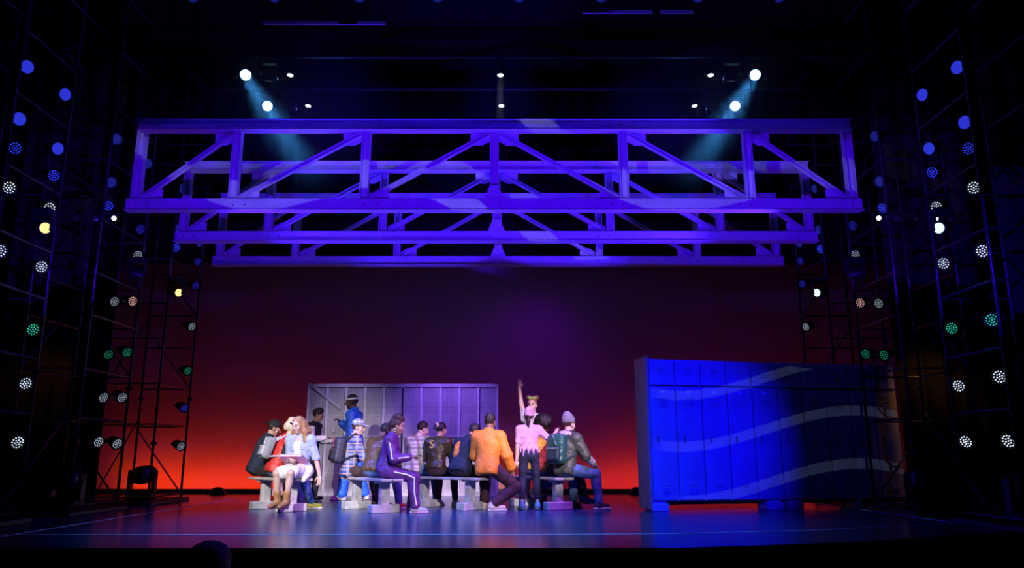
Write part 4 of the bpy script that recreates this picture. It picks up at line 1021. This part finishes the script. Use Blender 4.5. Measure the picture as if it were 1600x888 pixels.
# standing girl in pink top and knit hat
g = figure(.26, 11.82, 2, .785, .85, lean=4, head=(-8, -4), hands=((-.20, .02, .62), (.42, .10, 1.14)), feet=((-.11, -.02), (.12, .0)), toes=(-12, 12), poles=(V(-.5, -.8, -.2), V(.2, -.5, -.8)))
def fringe_p(g):
    p = torso_prims(g, .016, 0)[1:]
    for i in range(11):
        t = math.pi * 2 * i / 11; c = g.P + V(.128 * math.cos(t), .095 * math.sin(t), .10); L_ = .07 + .05 * ((i * 7) % 5) / 4
        p.append(Cap(c, c + V(.02 * math.cos(t), .012 * math.sin(t), -L_), .030, .006, .015))
    return p + sleeve_prims(g, .75, .012)
person('standing girl in a lilac pink fringed top, pink knit hat and navy leggings', g, 'fair', [piece('fringed_top', fringe_p, pinkc), trousers(legg, .72, .004, 0, 'leggings'), shoes(sneak_t, sole_g), hair('short'), tail(mat('black ponytail hair', dkhair, .45, bump=.8, bscale=60)), beanie(pinkknit, .02)], dkhair)
# waving girl behind
g = figure(.36, 13.28, 148, .945, 1.0, lean=0, head=(18, -2), hands=((-.24, .05, .86), (.27, .02, 1.97)), feet=((-.1, 0), (.1, .02)), poles=(V(-.5, -.8, -.3), V(1, .2, .2)), hdirs=(None, V(-.12, .1, 1)))
person('girl waving one raised arm, hair in two buns with green ribbon', g, 'fair', [top(print_w, .014, .03, (.5, .45), 'printed_top'), piece('skirt', lambda g: [Cap(g.P + V(0, 0, .06), g.P + V(0, 0, -.30), .15, .20, .04)], blackc), shoes(blackc), hair('buns'),
        piece('ribbon', lambda g: [Ell(Hp(g, k * .03, .035, .128), V(.042, .025, .028) * g.s, g.hm, .01) for k in (-1, 1)], greenribbon, .01)], (.28, .12, .05), curl=(.5, .12))
# afro, yellow jacket
g = seated(.40, 12.52, -16, 1.03, lean=6, side=7, head=(-20, -6), hands=((-.16, .34, .66), (.16, .36, .66)), feet=((-.02, .47), (.10, .05, .24)), toes=(0, 30), kneep=((-.1, 1, .4), (.2, 1, .4)))
person('seated actor with a large dark afro and a yellow and brown jacket', g, 'brown', [top(yellowj, .026, .06, 1.9), trousers(denim), shoes(sneak_b, sole_w), hair('afro')], (.012, .008, .007))
# hidden woman in blue heeled boots
g = seated(.67, 12.14, -88, .86, lean=22, head=(0, -14), hands=((-.12, .32, .62), (.12, .32, .62)), feet=((-.07, .42, .13), (.08, .46, .13)))
person('mostly hidden seated woman in blue heeled boots behind the green backpack', g, 'tan', [top(blackc, .016, .02, 1.9), trousers(blackc, .9, .004), shoes(bootblue, None, .14, .05, 'boot'), hair('short')], dkhair)
# green backpack man
g = seated(.80, 11.74, -38, 1.0, lean=5, head=(-14, -4), hands=((-.12, .38, .66), (.27, .34, .66)), feet=((-.16, .42), (.30, .42)), toes=(0, 30), kneep=((-.1, 1, .4), (.5, 1, .3)))
person('seated actor in an olive jacket, grey beanie and jeans with lavender collar', g, 'fair', [top(olive, .034, .085, 1.0, collar=True), piece('sleeves', lambda g: sleeve_prims(g, 1.9, .016), print_w), trousers(denim, .95, .016), shoes(mat('charcoal canvas shoe', (.06, .05, .06), .6), sole_w), hair('short'), beanie(greyknit),
        piece('hood', lambda g: [Ell(g.N + g.cm.T @ V(0, -.06, -.01) * g.s, V(.125, .075, .055) * g.s, g.cm, .03), Cap(g.N + g.cm.T @ V(-.09, .03, -.01), g.N + g.cm.T @ V(.09, .03, -.01), .045, k=.03)], lav),
        backpack(greenb, mat('dark green nylon', (.02, .045, .05), .4, bump=.5), greyc, off=-.02, label='green nylon backpack on the actor in the grey beanie')], brownh)

# ------------------------------------------------------------------ small props
def held(name, g, c, dims, rx, rz, m, label, cat):
    p = g.Zr @ V(*c) + g.base; o = empty(name, tuple(p)); o.rotation_euler = (R(rx), 0, R(g.yaw + rz)); tag(o, label, cat)
    MB().bev((0, 0, dims[2] * .5), (dims[0], dims[1], dims[2] * .3), .004).build('front_cover', m, o); MB().bev((0, 0, -dims[2] * .5), (dims[0], dims[1], dims[2] * .3), .004).build('back_cover', m, o)
    MB().box((0, 0, 0), (dims[0] - .02, dims[1] - .02, dims[2] * .75)).build('pages', sole_w, o); return o
pinkbook = mat('pink card', (.78, .30, .55), .5)
held('notebook', gw, (-.02, .24, .735), (.36, .24, .03), 24, 0, pinkbook, 'pink notebook lying on the lap of the woman in the white dress', 'book')
held('folder', gw, (.27, .10, .36), (.16, .28, .018), 78, 62, mat('pale pink card', (.80, .42, .56), .5), 'pink folder hanging down beside the woman in the white dress', 'folder')
o = held('phone', gp, (.03, .43, .765), (.07, .14, .010), 20, 0, blackpaint, 'dark mobile phone in the hands of the purple tracksuit woman', 'phone')

# ------------------------------------------------------------------ audience head in front of the stage
aud = cloth('dark audience coat', (.012, .012, .015))
g = figure(-1.12, 2.9, 0, -.32, 1.0, lean=4, head=(8, 0), hands=((-.16, .34, -.22), (.16, .34, -.22)), feet=((-.12, .40, -.76), (.12, .40, -.76)))
person('dark silhouette of an audience member wearing glasses below the stage', g, 'tan', [top(aud, .03, .05, 1.95, collar=True), trousers(aud), shoes(blackc), hair('fringe'),
       piece('glasses', lambda g: [Cap(Hp(g, k * .08, -.02, .012), Hp(g, k * .078, .10, .012), .004, k=.002) for k in (-1, 1)] + [Ell(Hp(g, k * .036, .105, .008), V(.028, .006, .02), g.hm, .002) for k in (-1, 1)] + [Cap(Hp(g, -.08, .10, .014), Hp(g, .08, .10, .014), .004, k=.002)], boltm, .006)], dkhair, hres=.014)
aseat = empty('auditorium_seat', (-1.12, 2.9, -.85)); tag(aseat, 'dark theatre seat under the audience member below the stage', 'seat')
MB().bev((0, .05, .375), (.5, .46, .10), .03).build('cushion', aud, aseat); MB().bev((0, -.24, .55), (.5, .08, .50), .03).build('backrest', aud, aseat)
for k in (-1, 1): MB().bev((k * .28, 0, .28), (.05, .42, .56), .01).build('arm', blackpaint, aseat)
